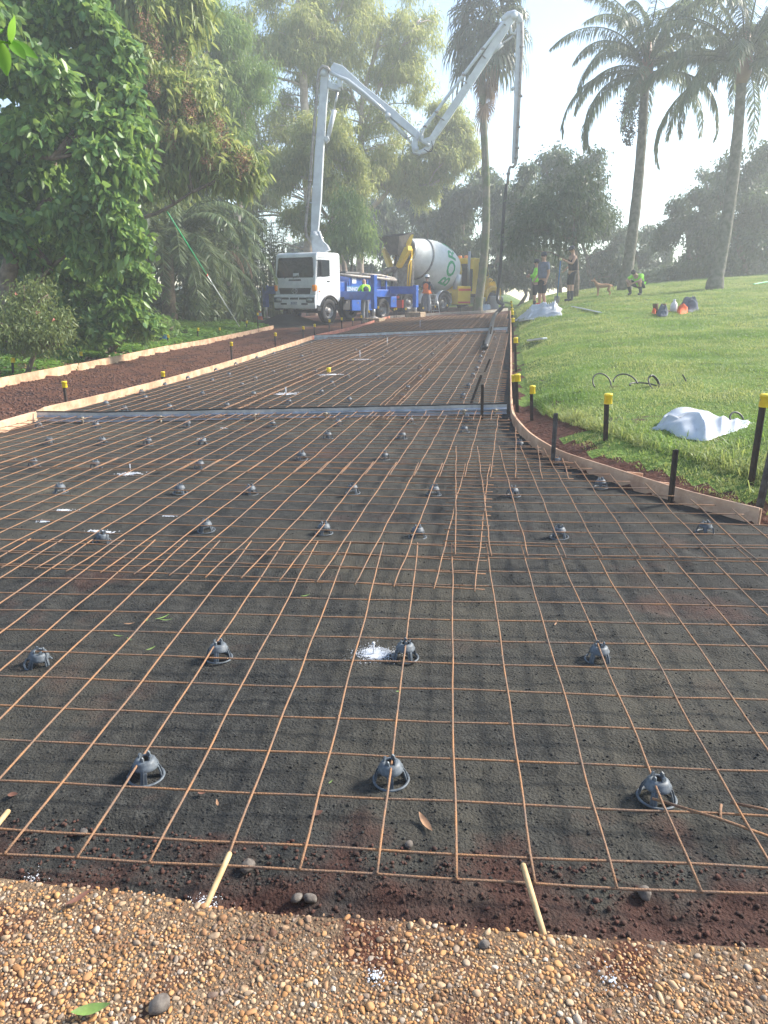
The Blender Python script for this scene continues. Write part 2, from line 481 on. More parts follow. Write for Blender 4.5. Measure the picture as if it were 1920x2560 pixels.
# pebbles
def pebbles():
    t = (1+5**.5)/2
    import bmesh
    bm = bmesh.new(); bmesh.ops.create_icosphere(bm, subdivisions=2, radius=1)
    bv = np.array([v.co[:] for v in bm.verts]); bf = np.array([[v.index for v in f.verts] for f in bm.faces]); bm.free()
    variants = []
    for k in range(14):
        w = bv.copy()
        for q in range(7):
            d = rng.normal(size=3); d /= np.linalg.norm(d)
            c = rng.uniform(.4, .75); h = w@d; w -= np.outer(np.clip(h-c, 0, None), d)*.8
        variants.append(w)
    V = []; Fs = []; T = []; n = 0; occ = {}
    cell = .01
    tries = 0
    while n < 19000 and tries < 170000:
        tries += 1
        x = rng.uniform(-1.25, 1.25); y = rng.uniform(.78, 1.62)
        e = slab_edge(x)
        if y > e-.005: continue
        d = e-y
        cov = .18+.82*sm(.0, .2+.1*nz(x, 3, 3), d)                       # fewer near the edge: dirt covers them
        cov *= .6+.4*sm(-.35, -.05, nz(x, y, 3.1, 12)+.0)
        if rng.random() > cov: continue
        r = float(np.clip(rng.lognormal(math.log(.0057), .36), .0026, .0115))
        if tries > 90000: r = rng.uniform(.0022, .0040)
        ok = True; ci, cj = int(x/cell), int(y/cell)
        for di in (-2, -1, 0, 1, 2):
            for dj in (-2, -1, 0, 1, 2):
                for (xx, yy, rr) in occ.get((ci+di, cj+dj), ()):
                    if (xx-x)**2+(yy-y)**2 < (.74*(r+rr))**2: ok = False
        if not ok: continue
        occ.setdefault((ci, cj), []).append((x, y, r))
        w = variants[rng.integers(14)]*np.array([r*rng.uniform(.85, 1.35), r*rng.uniform(.75, 1.05), r*rng.uniform(.5, .75)])
        a = rng.uniform(0, 6.28); tl = rng.normal()*.3
        Mx = np.array(Matrix.Rotation(a, 3, 'Z') @ Matrix.Rotation(tl, 3, 'X'))
        w = w@Mx.T+np.array([x, y, SLAB(x, y)+r*rng.uniform(-.15, .15)])
        Fs.append(bf+len(bv)*n); V.append(w); T += [rng.random()]*len(bf); n += 1
    return V, Fs, T
m_peb = bpy.data.materials.new('pebble'); m_peb.use_nodes = True
N_ = m_peb.node_tree.nodes; L_ = m_peb.node_tree.links; b_ = N_['Principled BSDF']; b_.inputs['Roughness'].default_value = .75; b_.inputs['Specular IOR Level'].default_value = .3
at_ = N_.new('ShaderNodeAttribute'); at_.attribute_name = 'tint'; rp = N_.new('ShaderNodeValToRGB'); rp.color_ramp.interpolation = 'LINEAR'
e = rp.color_ramp.elements
stops = [(0, (.17, .09, .05)), (.14, (.40, .20, .075)), (.34, (.48, .27, .115)), (.5, (.34, .17, .08)), (.64, (.48, .33, .19)), (.8, (.42, .31, .20)), (.93, (.22, .17, .13)), (1, (.55, .47, .37))]
while len(e) < len(stops): e.new(.5)
for k, (p, c) in enumerate(stops): e[k].position = p; e[k].color = (*c, 1)
L_.new(at_.outputs['Fac'], rp.inputs[0])
tc = N_.new('ShaderNodeTexCoord'); n1 = N_.new('ShaderNodeTexNoise'); n1.inputs['Scale'].default_value = 70; n1.inputs['Detail'].default_value = 6; L_.new(tc.outputs['Object'], n1.inputs['Vector'])
n2 = N_.new('ShaderNodeTexNoise'); n2.inputs['Scale'].default_value = 5; n2.inputs['Detail'].default_value = 6; L_.new(tc.outputs['Object'], n2.inputs['Vector'])
ad = N_.new('ShaderNodeMath'); ad.operation = 'MULTIPLY_ADD'; ad.inputs[1].default_value = 2.2; L_.new(n2.outputs['Fac'], ad.inputs[0]); L_.new(n1.outputs['Fac'], ad.inputs[2])
mr = N_.new('ShaderNodeMapRange'); mr.inputs['From Min'].default_value = 1.6; mr.inputs['From Max'].default_value = 2.1; mr.inputs['To Min'].default_value = .05; mr.inputs['To Max'].default_value = .9; L_.new(ad.outputs[0], mr.inputs['Value'])
mx = N_.new('ShaderNodeMix'); mx.data_type = 'RGBA'; L_.new(mr.outputs[0], mx.inputs['Factor']); L_.new(rp.outputs[0], mx.inputs['A']); mx.inputs['B'].default_value = (.10, .05, .035, 1)
L_.new(mx.outputs['Result'], b_.inputs['Base Color'])
V, Fs, T = pebbles(); print('pebbles', len(V))
tag(np_mesh('pebbles', np.concatenate(V), np.concatenate(Fs), m_peb, tint=T, smooth=True), 'tan and orange pebbles set in the old concrete at the bottom of the picture', 'pebbles', kind='stuff')

# ------------------------------------------------------------------ white marking paint: speckles on the sand and the slab
m_white = mat('white_paint', (.60, .63, .68), rough=.8, var=.25, vscale=60)
def speckle(name, c, rx, ry, n, fz, label, sz=(.002, .006), lift=.004):
    V = []; Fs = []
    for k in range(n):
        a = rng.uniform(0, 6.28); q = abs(rng.normal())*.5
        x = c[0]+math.cos(a)*q*rx; y = c[1]+math.sin(a)*q*ry
        r = rng.uniform(*sz)*(1.3-.5*min(q, 1)); z = fz(x, y)+lift
        b = len(V)
        for j in range(5):
            t = j*1.2566+a; V.append((x+r*math.cos(t)*rng.uniform(.6, 1.3), y+r*math.sin(t)*rng.uniform(.6, 1.3), z+rng.uniform(-.0005, .0015)))
        V.append((x, y, z+.002))
        Fs += [(b+5, b+j, b+(j+1) % 5) for j in range(5)]
    return tag(np_mesh(name, V, Fs, m_white), label, 'paint mark', kind='stuff')
p0 = solve(938, 1635, zd)
speckle('white_spray_mark', p0, .085, .075, 3600, bed_z, 'white spray paint round the nail in the near black sand', (.0008, .0032), .003)
for (px, py, rx, ry, n, lb) in ((325, 1186, .13, .06, 380, 'white spray patch round the marker nail on the left, before the steel former'),
        (250, 1330, .1, .035, 160, 'white paint fleck on the sand at the left beside a bar chair'), (160, 1275, .08, .03, 120, 'thin white paint streak near the left edge of the sand'),
        (425, 1292, .05, .02, 110, 'small white paint dash on reddish sand'), (110, 1303, .05, .03, 80, 'white paint dab at the far left of the sand'),
        (505, 1097, .05, .03, 90, 'white paint dot left of middle beyond the lap'), (560, 1070, .05, .03, 90, 'white paint dot just before the steel former'),
        (715, 985, .2, .13, 260, 'white spray paint round the nail beyond the steel former'), (900, 899, .35, .2, 260, 'white spray paint round a nail halfway up the driveway'),
        (822, 938, .25, .15, 260, 'white spray paint round the yellow capped peg'), (1050, 824, .5, .25, 240, 'white paint round a nail past the far steel former')):
    p = solve(px, py, zd)
    speckle('white_spray_mark', p, rx, ry, n, bed_z, lb, (.003, .011) if py > 1000 else (.012, .03))
for (px, py, n, rx, lb) in ((490, 2235, 420, .05, 'white paint sprayed at the foot of the left dowel'), (940, 2440, 90, .03, 'white paint spot on the pebbles near the bottom middle'), (20, 2200, 120, .05, 'white paint at the left end of the slab edge'), (1530, 2450, 50, .04, 'faint white paint spot on the pebbles at lower right')):
    p = solve(px, py, lambda x, y: .105)
    edge = py < 2300
    speckle('white_spray_mark', p if not edge else Vector((p.x, slab_edge(p.x)+.06, 0)), rx, rx, n, bed_z if edge else SLAB, lb, (.0006, .0028), .004 if edge else .007)

# ------------------------------------------------------------------ FORMWORK BOARDS, STAKES
m_ply = mat('formply', (.64, .42, .28), rough=.7, col2=(.42, .23, .14), vscale=3.5, bump=.3, bscale=40, thr=(.35, .62))
m_pine = mat('pine_board', (.58, .40, .25), rough=.7, col2=(.40, .22, .13), vscale=5, bump=.3, bscale=60)
m_pinkb = mat('red_board', (.50, .19, .12), rough=.7, col2=(.36, .13, .09), vscale=4)
m_grayb = mat('grey_board', (.36, .33, .28), rough=.85, col2=(.25, .22, .18), vscale=4)
def densify(pts, step=.12):
    out = [Vector(pts[0])]
    # catmull-rom
    P = [Vector(p) for p in pts]; P = [P[0]*2-P[1]]+P+[P[-1]*2-P[-2]]
    for i in range(1, len(P)-2):
        n = max(1, int((P[i+1]-P[i]).length/step))
        for k in range(1, n+1):
            t = k/n; a, b, c, d = P[i-1], P[i], P[i+1], P[i+2]
            out.append(.5*((2*b)+(c-a)*t+(2*a-5*b+4*c-d)*t*t+(3*b-a-3*c+d)*t*t*t))
    return out
def strip_board(name, pts, h, th, m, side, fz, parent=None, z0=-.03):
    """upright board following pts (inner foot line); side=+1 thickens to +x"""
    mb_ = MB(); vs = []; n = len(pts)
    for i, p in enumerate(pts):
        d = (pts[min(i+1, n-1)]-pts[max(i-1, 0)]); d.z = 0; d.normalize()
        nrm = Vector((d.y, -d.x, 0))
        if nrm.x*side < 0: nrm = -nrm
        z = fz(p.x, p.y); w = nz(p.x, p.y, .8, 6)*.003
        for (o, zz) in ((0, z+z0), (0, z+h-.003), (.003, z+h), (th-.003, z+h), (th, z+h-.003), (th, z+z0)):
            q = p+nrm*(o+w); vs.append((q.x, q.y, zz))
    fs = []
    for i in range(n-1):
        for k in range(5):
            a = i*6+k; fs.append((a, a+1, a+7, a+6))
    fs.append(tuple(range(6))[::-1]); fs.append(tuple(range((n-1)*6, n*6)))
    mb_.add(vs, fs, False)
    return mb_.build(name, m, parent)
RBd = densify([Vector((p.x, p.y, 0)) for p in RB], .1)
fb = empty('formwork_board', (0, 0, 0), 0, 'curved plywood form of two bent sheets along the lawn side of the driveway', 'formwork board')
strip_board('inner_sheet', RBd, .112, .014, m_ply, +1, zd, fb)
strip_board('outer_sheet', [p for p in RBd], .106, .014, m_pine, +1, zd, fb).location = (.016, .002, 0)
for (px, py) in ((1660, 1215), (1590, 1190)):
    q = solve(px, py, zd, .06); MB().box((q.x-.012, q.y-.004, zd(q.x, q.y)+.05), (.12, .012, .08), rz=-.48).build('joint_batten', m_ply, fb)
LBv = [Vector((p.x, p.y, 0)) for p in LB]
def lboard(pts, m, label, h=.11, th=.04, side=-1, fz=zd):
    return tag(strip_board('formwork_board', densify(pts, .3), h, th, m, side, fz), label, 'formwork board')
lboard([LBv[-1]+(LBv[-1]-LBv[-2])*2.5, LBv[-1], LBv[-2]], m_ply, 'orange plywood board at the left end of the near steel former', .125)
lboard(LBv[4:9], m_pine, 'long pale timber board between the mesh and the brown road, nearer length')
lboard(LBv[2:5], m_pine, 'pale timber board between the mesh and the brown road, further length')
lboard(LBv[0:3], m_pinkb, 'reddish timber board beside the rear wheel of the white truck')
FE = [solve(975, 795, zd), solve(1100, 787, zd), solve(1215, 781, zd), solve(1270, 775, zd)]
lboard([Vector((p.x, p.y, 0)) for p in FE], m_grayb, 'weathered grey board closing the far end of the driveway', .1)
OBv = [Vector((p.x, p.y, 0)) for p in OB]
ozf = lambda x, y: zd(x, y)+.0
lboard([OBv[0], OBv[1], OBv[2]], m_pine, 'timber board at the outer edge of the brown road, far length', .13, .04, -1, ozf)
lboard([OBv[2], OBv[3]], m_pine, 'timber board at the outer edge of the brown road, middle length', .14, .04, -1, ozf)
lboard([OBv[3], OBv[4], OBv[4]+(OBv[4]-OBv[3])*.8], m_pine, 'timber board at the outer edge of the brown road by the flowering shrub', .15, .04, -1, ozf)

m_iron = mat('stake_iron', (.022, .018, .016), rough=.6, metal=.2, col2=(.05, .028, .02), vscale=12)
m_cap = mat('yellow_plastic', (.80, .58, .02), rough=.45, col2=(.62, .40, .015), vscale=14, thr=(.25, .5))
m_greyiron = mat('worn_stake', (.10, .095, .09), rough=.8, col2=(.04, .03, .028), vscale=10)
_names = {}
def stake(base, top, label, cap=True, m=None, group=None, w=.045):
    """base, top in world; a steel picket with three ribs and a plastic cap"""
    base = Vector(base); top = Vector(top)
    e = empty('capped_stake' if cap else 'steel_stake', base, 0, label, 'stake', group)
    L = (top-base).length; d, u, v = basis(top-base)
    M = Matrix((( u.x, v.x, d.x, 0), (u.y, v.y, d.y, 0), (u.z, v.z, d.z, 0), (0, 0, 0, 1)))
    t = .006
    out = [(-w/2, -t/2), (-t/2, -t/2), (-t/2, -w*.75), (t/2, -w*.75), (t/2, -t/2), (w/2, -t/2), (w/2, t/2), (-w/2, t/2)]
    cap_h = .09 if cap else 0
    mb_ = MB(); mb_.prism(out, L+.12-(cap_h*.4), M @ Matrix.Translation((0, 0, -.12)))
    mb_.build('post', m or m_iron, e)
    if not cap and L > .3:
        for k in range(int(L/.13)):
            MB().cyl(M @ Vector((.008, t/2, .08+k*.13)), M @ Vector((.008, t/2+.0015, .08+k*.13)), .004, n=8).build('peg_hole', m_greyiron, e)
    if cap:
        r = w*.80
        c = MB(); c.lathe([(r*.95, L-cap_h), (r*1.0, L-cap_h+.004), (r*.92, L-.022), (r*1.04, L-.02), (r*1.04, L-.004), (r*.9, L), (0, L+.002)], M, n=12)
        c.build('safety_cap', m_cap, e)
    return e
def stake_px(bx, by, tx, ty, fz, label, **k):
    b = solve(bx, by, fz); s = 1.0
    t = at(tx, ty, b.y)
    k.setdefault('w', .046)
    return stake(b, t, label, **k)
G1 = 'capped stakes along the outer board of the brown road'
for k, (bx, by, tx, ty, lb) in enumerate([(35, 947, 32, 894, 'yellow capped stake at the far left by the flowering shrub'), (205, 912, 202, 879, 'yellow capped stake second from the left on the outer board'),
        (291, 893, 290, 859, 'yellow capped stake third from the left, before the dark bushes'), (421, 868, 420, 836, 'yellow capped stake just right of the blue bucket'),
        (496, 853, 495, 820, 'yellow capped stake under the drooping palm fronds, left of two'), (550, 842, 549, 819, 'yellow capped stake under the drooping palm fronds, right of two'),
        (617, 829, 617, 802, 'yellow capped stake beside the foot of the green pole'), (647, 831, 644, 782, 'tall stake with an orange tinged cap before the traffic cone'), (667, 822, 667, 814, 'short stake at the very end of the outer board')]):
    stake_px(bx, by, tx, ty, road_z, lb, group=G1)
G2 = 'capped stakes along the board between mesh and road'
L2 = [(169, 1010, 160, 953, 'yellow capped stake nearest the left end of the near steel former'), (408, 950, 407, 929, 'low yellow capped stake left of the sprayed nail'), (581, 899, 578, 855, 'yellow capped stake alone on the road side, second before the trucks'),
      (690, 868, 688, 832, 'yellow capped stake before the front bumper of the white truck'), (760, 849, 758, 816, 'first of the row of capped stakes before the front wheel'), (788, 841, 786, 810, 'second of the row of capped stakes before the front wheel'),
      (825, 832, 823, 799, 'capped stake standing before the white cab door'), (856, 824, 854, 794, 'capped stake left of the wooden outrigger block'), (883, 818, 882, 795, 'short capped stake at the corner of the wooden outrigger block'),
      (905, 812, 903, 789, 'capped stake over the wooden outrigger block'), (924, 806, 922, 776, 'capped stake in front of the green shirted worker'), (947, 799, 945, 766, 'capped stake before the blue tool boxes'),
      (986, 795, 986, 771, 'left of a pair of capped stakes by the rear wheel'), (991, 795, 991, 770, 'right of a pair of capped stakes by the rear wheel'), (1014, 793, 1014, 770, 'capped stake right of the rear wheel of the white truck'),
      (1058, 790, 1058, 768, 'dark capped stake before the orange vested worker'), (1088, 786, 1088, 764, 'capped stake before the small stepladder'), (1119, 785, 1118, 761, 'capped stake before the mixer wheels')]
for (bx, by, tx, ty, lb) in L2: stake_px(bx, by, tx, ty, zd, lb, group=G2)
stake_px(1152, 783, 1152, 765, zd, 'dark uncapped stake under the yellow truck', cap=False)
G3 = 'capped stakes behind the curved board at the lawn'
for (bx, by, tx, ty, lb, w) in [(1280, 800, 1278, 752, 'farthest stake of the capped line behind the right board', .045), (1281, 812, 1279, 760, 'capped stake at the far end of the right board, second of the line', .045), (1282, 832, 1280, 770, 'capped stake of the right line level with the far steel former', .045),
        (1284, 850, 1281, 778, 'capped stake of the right line just before the far steel former', .045), (1285, 880, 1282, 795, 'capped stake of the right line beside the foam strip', .045),
        (1292, 932, 1289, 844, 'dark capped stake standing alone halfway along the right board', .05),
        (1296, 1028, 1293, 935, 'thick capped stake where the right board starts to curve', .05), (1287, 1012, 1284, 937, 'capped stake leaning behind the thick one at the start of the curve', .04),
        (1332, 1058, 1331, 964, 'yellow capped stake in the red earth beside the curve', .04)]:
    stake_px(bx, by, tx, ty, lambda x, y: zd(x, y)+.02, lb, group=G3, w=w)
stake_px(1516, 1140, 1521, 984, lambda x, y: zd(x, y)+.02, 'yellow capped stake left of the big white plastic bag', group=G3, w=.046)
stake_px(1876, 1240, 1915, 985, lambda x, y: zd(x, y)+.02, 'tall leaning capped stake with peg holes right of the white bag', group=G3, w=.046)
stake_px(1898, 1290, 1945, 1080, zd, 'grey stake at the right edge of the picture, in front of the board', cap=False, m=m_greyiron, w=.05)
for (bx, by, tx, ty, lb) in [(1384, 1168, 1393, 1033, 'grey uncapped stake in front of the curved board'), (1679, 1263, 1693, 1124, 'black uncapped stake in front of the board below the white bag'),
        (1207, 1052, 1209, 961, 'upright black stake on the near steel former'), (1174, 1011, 1201, 937, 'leaning black stake just beyond the near steel former'),
        (1210, 930, 1223, 897, 'small leaning stake beyond the leaning black one'), (1207, 880, 1211, 851, 'thin upright stake halfway up the mesh at the right'), (1225, 852, 1230, 816, 'thin stake by the far steel former at the right'),
        (1300+340, 1148+60, 1300+341, 1140+62, '')]:
    if lb: stake_px(bx, by, tx, ty, zd, lb, cap=False, m=m_greyiron if 'grey' in lb else m_iron, w=.04)

# ------------------------------------------------------------------ REINFORCING MESH
m_rust = mat('rusty_wire', (.33, .165, .075), rough=.85, col2=(.17, .115, .085), vscale=9, thr=(.34, .66), bump=.4, bscale=200, metal=.1)
def wire_pts(p0, p1, seed, amp, zoff, clip):
    L = (p1-p0).length; n = max(2, int(L/.2)*(2 if amp > .004 else 1)); out = []
    d = (p1-p0)/L; nn = Vector((-d.y, d.x, 0))
    for k in range(n+1):
        p = p0+d*(L*k/n)
        p = p+nn*amp*nz(k*.31+seed*3.7, seed, 1, 1)
        if clip and not (xl(p.y)+.05 < p.x < xe(p.y)-.04):
            if out: break
            continue
        p.z = zd(p.x, p.y)+zoff+.008*nz(p.x, p.y, .9, 7)+amp*.8*nz(p.x+seed*9, p.y, 1.5, 3)
        out.append(p)
    return out
def mesh_sheet(o, yaw, nu, nv, label, du=.2, dv=.2, ohu=.04, ohv=.04, r=.0037, zoff=.062, clip=True, amp=.006, n=5, edge=None, group='reinforcing mesh sheets of the driveway'):
    """o: near left corner node; u to the right, v away. """
    e = empty('reinforcing_mesh', (o[0], o[1], 0), 0, label, 'steel mesh', group)
    U = Vector((math.cos(yaw), -math.sin(yaw), 0)); Vv = Vector((math.sin(yaw), math.cos(yaw), 0)); O = Vector((o[0], o[1], 0))
    rows = [k*dv for k in range(nv+1)]
    if edge: rows = [0]+[edge+k*dv for k in range(nv)]
    for k in range(nu+1):
        pts = wire_pts(O+U*(k*du)-Vv*ohv, O+U*(k*du)+Vv*(rows[-1]+ohv), k+yaw*50, amp, zoff+r, clip)
        if len(pts) > 1: MB().tube([p-O for p in pts], r, n).build('long_wire', m_rust, e)
    for j, v in enumerate(rows):
        pts = wire_pts(O+Vv*v-U*ohu, O+Vv*v+U*(nu*du+ohu), j+yaw*90+o[0], amp, zoff-r*.8, clip)
        if len(pts) > 1: MB().tube([p-O for p in pts], r, n).build('cross_wire', m_rust, e)
    return e
MZ = .066
zm = lambda x, y: zd(x, y)+MZ
A0 = solve(-180, 2118, zm); A1 = solve(942, 2177, zm); A2 = solve(1773, 2256, zm)
pA6 = solve(942, 2177, zm); pA6b = solve(1026, 1500, zm)
yawA = math.atan2(pA6b.x-pA6.x, pA6b.y-pA6.y)
pr = solve(0, 1572, zm); 
print('A', pA6, pA6b, 'yaw', yawA, 'bottom row dir', solve(185, 2132, zm), solve(1342, 2194, zm))
def off(o, yaw, u, v):
    return (o[0]+math.cos(yaw)*u+math.sin(yaw)*v, o[1]-math.sin(yaw)*u+math.cos(yaw)*v)
yA = .0875
mesh_sheet(off((-.0185, 1.467), yA, -3.0, 0), yA, 30, 13, 'rusty steel mesh sheet nearest the pebbled slab', edge=.085, amp=.007, n=7, clip=False, ohv=.006, ohu=.01)
yB = .168
mesh_sheet(off((.45, 3.26), yB, -5.6, 0), yB, 28, 13, 'rusty steel mesh sheet lapped over the near one, left of the fanned sheet', amp=.009, n=6, ohu=.05, zoff=.069)
yB2 = .098
mesh_sheet((.40, 3.74), yB2, 11, 14, 'rusty steel mesh sheet fanning right to the curved board', amp=.009, n=6, ohu=.07, zoff=.078)
yC = .175
mesh_sheet(off((-.15, 5.6), yC, -4.6, 0), yC, 31, 14, 'rusty steel mesh sheet just before the near steel former', amp=.009, n=6, zoff=.074)
yD = .180
def rows3(o, L, names, r=.0042):
    for k, nm in enumerate(names):
        mesh_sheet(off(o, yD, k*2.05, (k % 2)*.04), yD, 11 if k < 2 else 10, int(L/.2), nm, r=r, n=5, zoff=.062+.010*(k % 2), amp=.014)
rows3((-4.2, 9.0), 6.0, ['left steel mesh sheet just beyond the near steel former', 'middle steel mesh sheet just beyond the near steel former', 'right steel mesh sheet just beyond the near steel former'])
rows3(off((-4.2, 9.0), yD, 0, 5.8), 7.4, ['left steel mesh sheet just before the far steel former', 'middle steel mesh sheet just before the far steel former', 'right steel mesh sheet just before the far steel former'], .0045)
rows3(off((-4.2, 9.0), yD, 0, 13.7), 6.0, ['left steel mesh sheet just past the far steel former', 'middle steel mesh sheet just past the far steel former', 'right steel mesh sheet just past the far steel former'], .0055)
rows3(off((-4.2, 9.0), yD, 0, 19.6), 5.0, ['left steel mesh sheet at the far end of the driveway', 'middle steel mesh sheet at the far end of the driveway', 'right steel mesh sheet at the far end of the driveway'], .006)
# loose trimmed bars at lower right
for k, (a, b, lb) in enumerate([((1630, 1996), (1990, 2115), 'loose rusty bar lying across the mesh at lower right'), ((1826, 2006), (1990, 2048), 'short loose bar at the right edge beside the nearest mesh'), ((1803, 2012), (1801, 2050), 'tiny rusty offcut of bar standing on the near mesh')]):
    p, q = solve(*a, lambda x, y: zd(x, y)+.055), solve(*b, lambda x, y: zd(x, y)+.055)
    tag(MB().tube([p, (p+q)/2+Vector((0, .004, .004)), q], .0042, 7).build('loose_bar', m_rust), lb, 'steel bar')

# ------------------------------------------------------------------ BAR CHAIRS
m_chair = mat('grey_plastic', (.12, .14, .16), rough=.55, col2=(.07, .082, .095), vscale=45, spec=.45)
def chair_meshes():
    def arc_box(m, r0, r1, a, w, z0, z1, t=.004):
        pass
    legs = []
    for k in range(4):
        a = math.pi/4+k*math.pi/2
        m = MB(); n = 5; vs = []; w0, w1 = .0105, .009
        prof = [(.051, 0), (.0475, .018), (.042, .034), (.033, .046)]
        for i, (r, z) in enumerate(prof):
            w = w0+(w1-w0)*i/3
            for (dr, sgn) in ((0, -1), (0, 1), (-.004, 1), (-.004, -1)):
                vs.append(((r+dr)*math.cos(a)-sgn*w*math.sin(a), (r+dr)*math.sin(a)+sgn*w*math.cos(a), z))
        fs = []
        for i in range(3):
            for j in range(4):
                p = i*4+j; q = i*4+(j+1) % 4
                fs.append((p, q, q+4, p+4))
        fs += [(3, 2, 1, 0), (12, 13, 14, 15)]
        m.add(vs, fs)
        # rib down the middle of the leg
        vs = []
        for r, z in prof:
            for (dr, sgn) in ((.0, -1), (.0, 1), (.0045, 1), (.0045, -1)):
                vs.append(((r+dr)*math.cos(a)-sgn*.0012*math.sin(a), (r+dr)*math.sin(a)+sgn*.0012*math.cos(a), z))
        m.add(vs, fs)
        legs.append(m)
    ring = MB().lathe([(.050, 0), (.058, 0), (.060, .003), (.058, .0055), (.052, .005), (.050, 0)], n=28)
    dome = MB().lathe([(.040, .036), (.041, .042), (.036, .046), (.034, .054), (.026, .060), (.018, .0615), (.016, .0585), (.024, .0565), (.032, .042), (.040, .036)], n=20)
    cra = MB()
    for k in range(4):
        a = k*math.pi/2+.3
        cra.prism([(-.009, .054), (.009, .054), (.007, .071), (.003, .0745), (-.004, .071)], .005,
                  Matrix.Rotation(a, 4, 'Z') @ Matrix.Translation((.0, -.0165, 0)) @ Matrix.Rotation(math.pi/2, 4, 'X'))
    return legs, ring, dome, cra
_lg, _ring, _dome, _cra = chair_meshes()
proto_chair = empty('bar_chair')
for m in _lg: m.build('leg', m_chair, proto_chair)
_ring.build('base_ring', m_chair, proto_chair); _dome.build('dome', m_chair, proto_chair); _cra.build('cradle', m_chair, proto_chair)
CH = [(316, 1683, 1), (845, 1690, 1), (1418, 1730, 1), (84, 1440, 1), (473, 1427, 1), (875, 1426, 1), (1293, 1432, 1), (220, 1176, 1), (446, 1152, 1), (700, 1158, 1), (902, 1166, 1), (1208, 1166, 1), (1522, 1157, 1), (131, 1069, 1), (389, 1071, 1), (542, 1073, 1), (762, 1071, 1), (937, 1074, 1), (1108, 1077, 1), (1297, 1059, 1), (1203, 1007, 1), (74, 1011, 1), (208, 1014, 1), (432, 1014, 1), (652, 994, 1), (829, 994, 1), (1122, 969, 1), (107, 961, 1), (222, 961, 1), (320, 963, 1), (438, 963, 1), (708, 949, 1), (868, 949, 1), (1003, 936, 1), (84, 926, 1), (208, 926, 1), (406, 924, 1), (588, 923, 1), (731, 921, 1), (886, 917, 1), (1008, 912, 1)]
near = [(a*1.15733, b*1.15733) for a, b, _ in CH]
c7 = [(60, 697), (285, 630), (480, 685), (358, 568), (848, 668), (883, 602), (966, 530), (675, 525), (465, 513), (548, 468), (243, 485), (143, 527), (1265, 657), (1303, 587), (1333, 512), (1360, 465), (1382, 420), (1023, 482), (967, 452), (740, 350), (435, 398), (630, 422), (345, 436), (707, 383), (165, 408), (150, 380), (66, 446), (218, 354), (302, 318), (46, 342), (520, 336), (585, 304), (627, 278), (680, 254), (723, 238), (795, 328), (845, 292), (1088, 306), (1060, 332), (1050, 364), (1157, 281), (1177, 251), (1205, 224), (898, 265), (356, 293), (418, 272), (213, 285), (147, 306), (975, 217), (1395, 314), (1405, 353), (1385, 383), (1483, 250), (1485, 208), (1308, 152), (1270, 167), (1100, 102), (980, 132), (935, 152), (1145, 147), (1168, 120), (710, 192), (557, 202), (650, 152), (830, 112), (1130, 162)]
near += [(700+a*.3617, 760+b*.3617) for a, b in c7]
c4 = [(740, 594), (1005, 584), (1345, 574), (630, 562), (862, 528), (840, 493), (1200, 504), (1503, 505), (980, 450), (1117, 470), (1435, 450), (1258, 424), (1357, 388), (1512, 410), (1620, 372), (1115, 409), (1280, 361), (1460, 349), (1398, 324), (1565, 314), (1522, 286), (1622, 260)]
near += [(a*.422, 780+b*.422) for a, b in c4]
lab_near = {0: 'grey bar chair at lower left, left of the three nearest the slab', 1: 'grey bar chair in the middle of the three nearest the slab', 2: 'dark bar chair at lower right beside the loose bars',
            3: 'tilted grey bar chair at the left edge, level with the white spray', 4: 'grey bar chair under the mesh, left of the white sprayed nail', 5: 'grey bar chair touching the white spray round the nail', 6: 'grey bar chair right of the white sprayed nail, alone to its right',
            7: 'dirty grey bar chair leaning beside a white paint streak on the left', 12: 'grey bar chair in red soil at the right, below the black stake', 20: 'dark bar chair at the foot of the grey stake by the curved board', 11: 'bar chair at the lap of the sheets, right of the long crossing wires',
            8: 'bar chair just before the lap, left of centre', 9: 'bar chair just before the lap, at the centre of the driveway', 10: 'bar chair just before the lap, right of centre', 13: 'pale dusty bar chair on the left beyond the lap', 26: 'small dark bar chair by the curve of the plywood board', 19: 'bar chair beside the curved board, above the one in red soil'}
for k, (px, py) in enumerate(near):
    p = solve(px, py-6 if py > 1200 else py-2, zd)
    c = proto_chair if k == 0 else copy_tree(proto_chair)
    c.location = (p.x, p.y, zd(p.x, p.y)+.001)
    c.rotation_euler = (rnd.uniform(-.06, .06), rnd.uniform(-.06, .06), rnd.uniform(0, 6.28)); c.scale = (1.0, 1.0, 1.12)
    if k in (3, 7): c.rotation_euler = (.12, -.28, 2.0)
    tag(c, lab_near.get(k), 'bar chair', 'grey bar chairs holding up the mesh')
    if k not in lab_near:
        f = 'grey bar chair under the mesh '
        if k < 41: c['label'] = f+'between the lap and the near steel former'
        elif p.y < 14.6: c['label'] = f+'shortly beyond the near steel former'
        elif p.y < 22: c['label'] = f+'in the stretch before the far steel former'
        else: c['label'] = f+'past the far steel former'

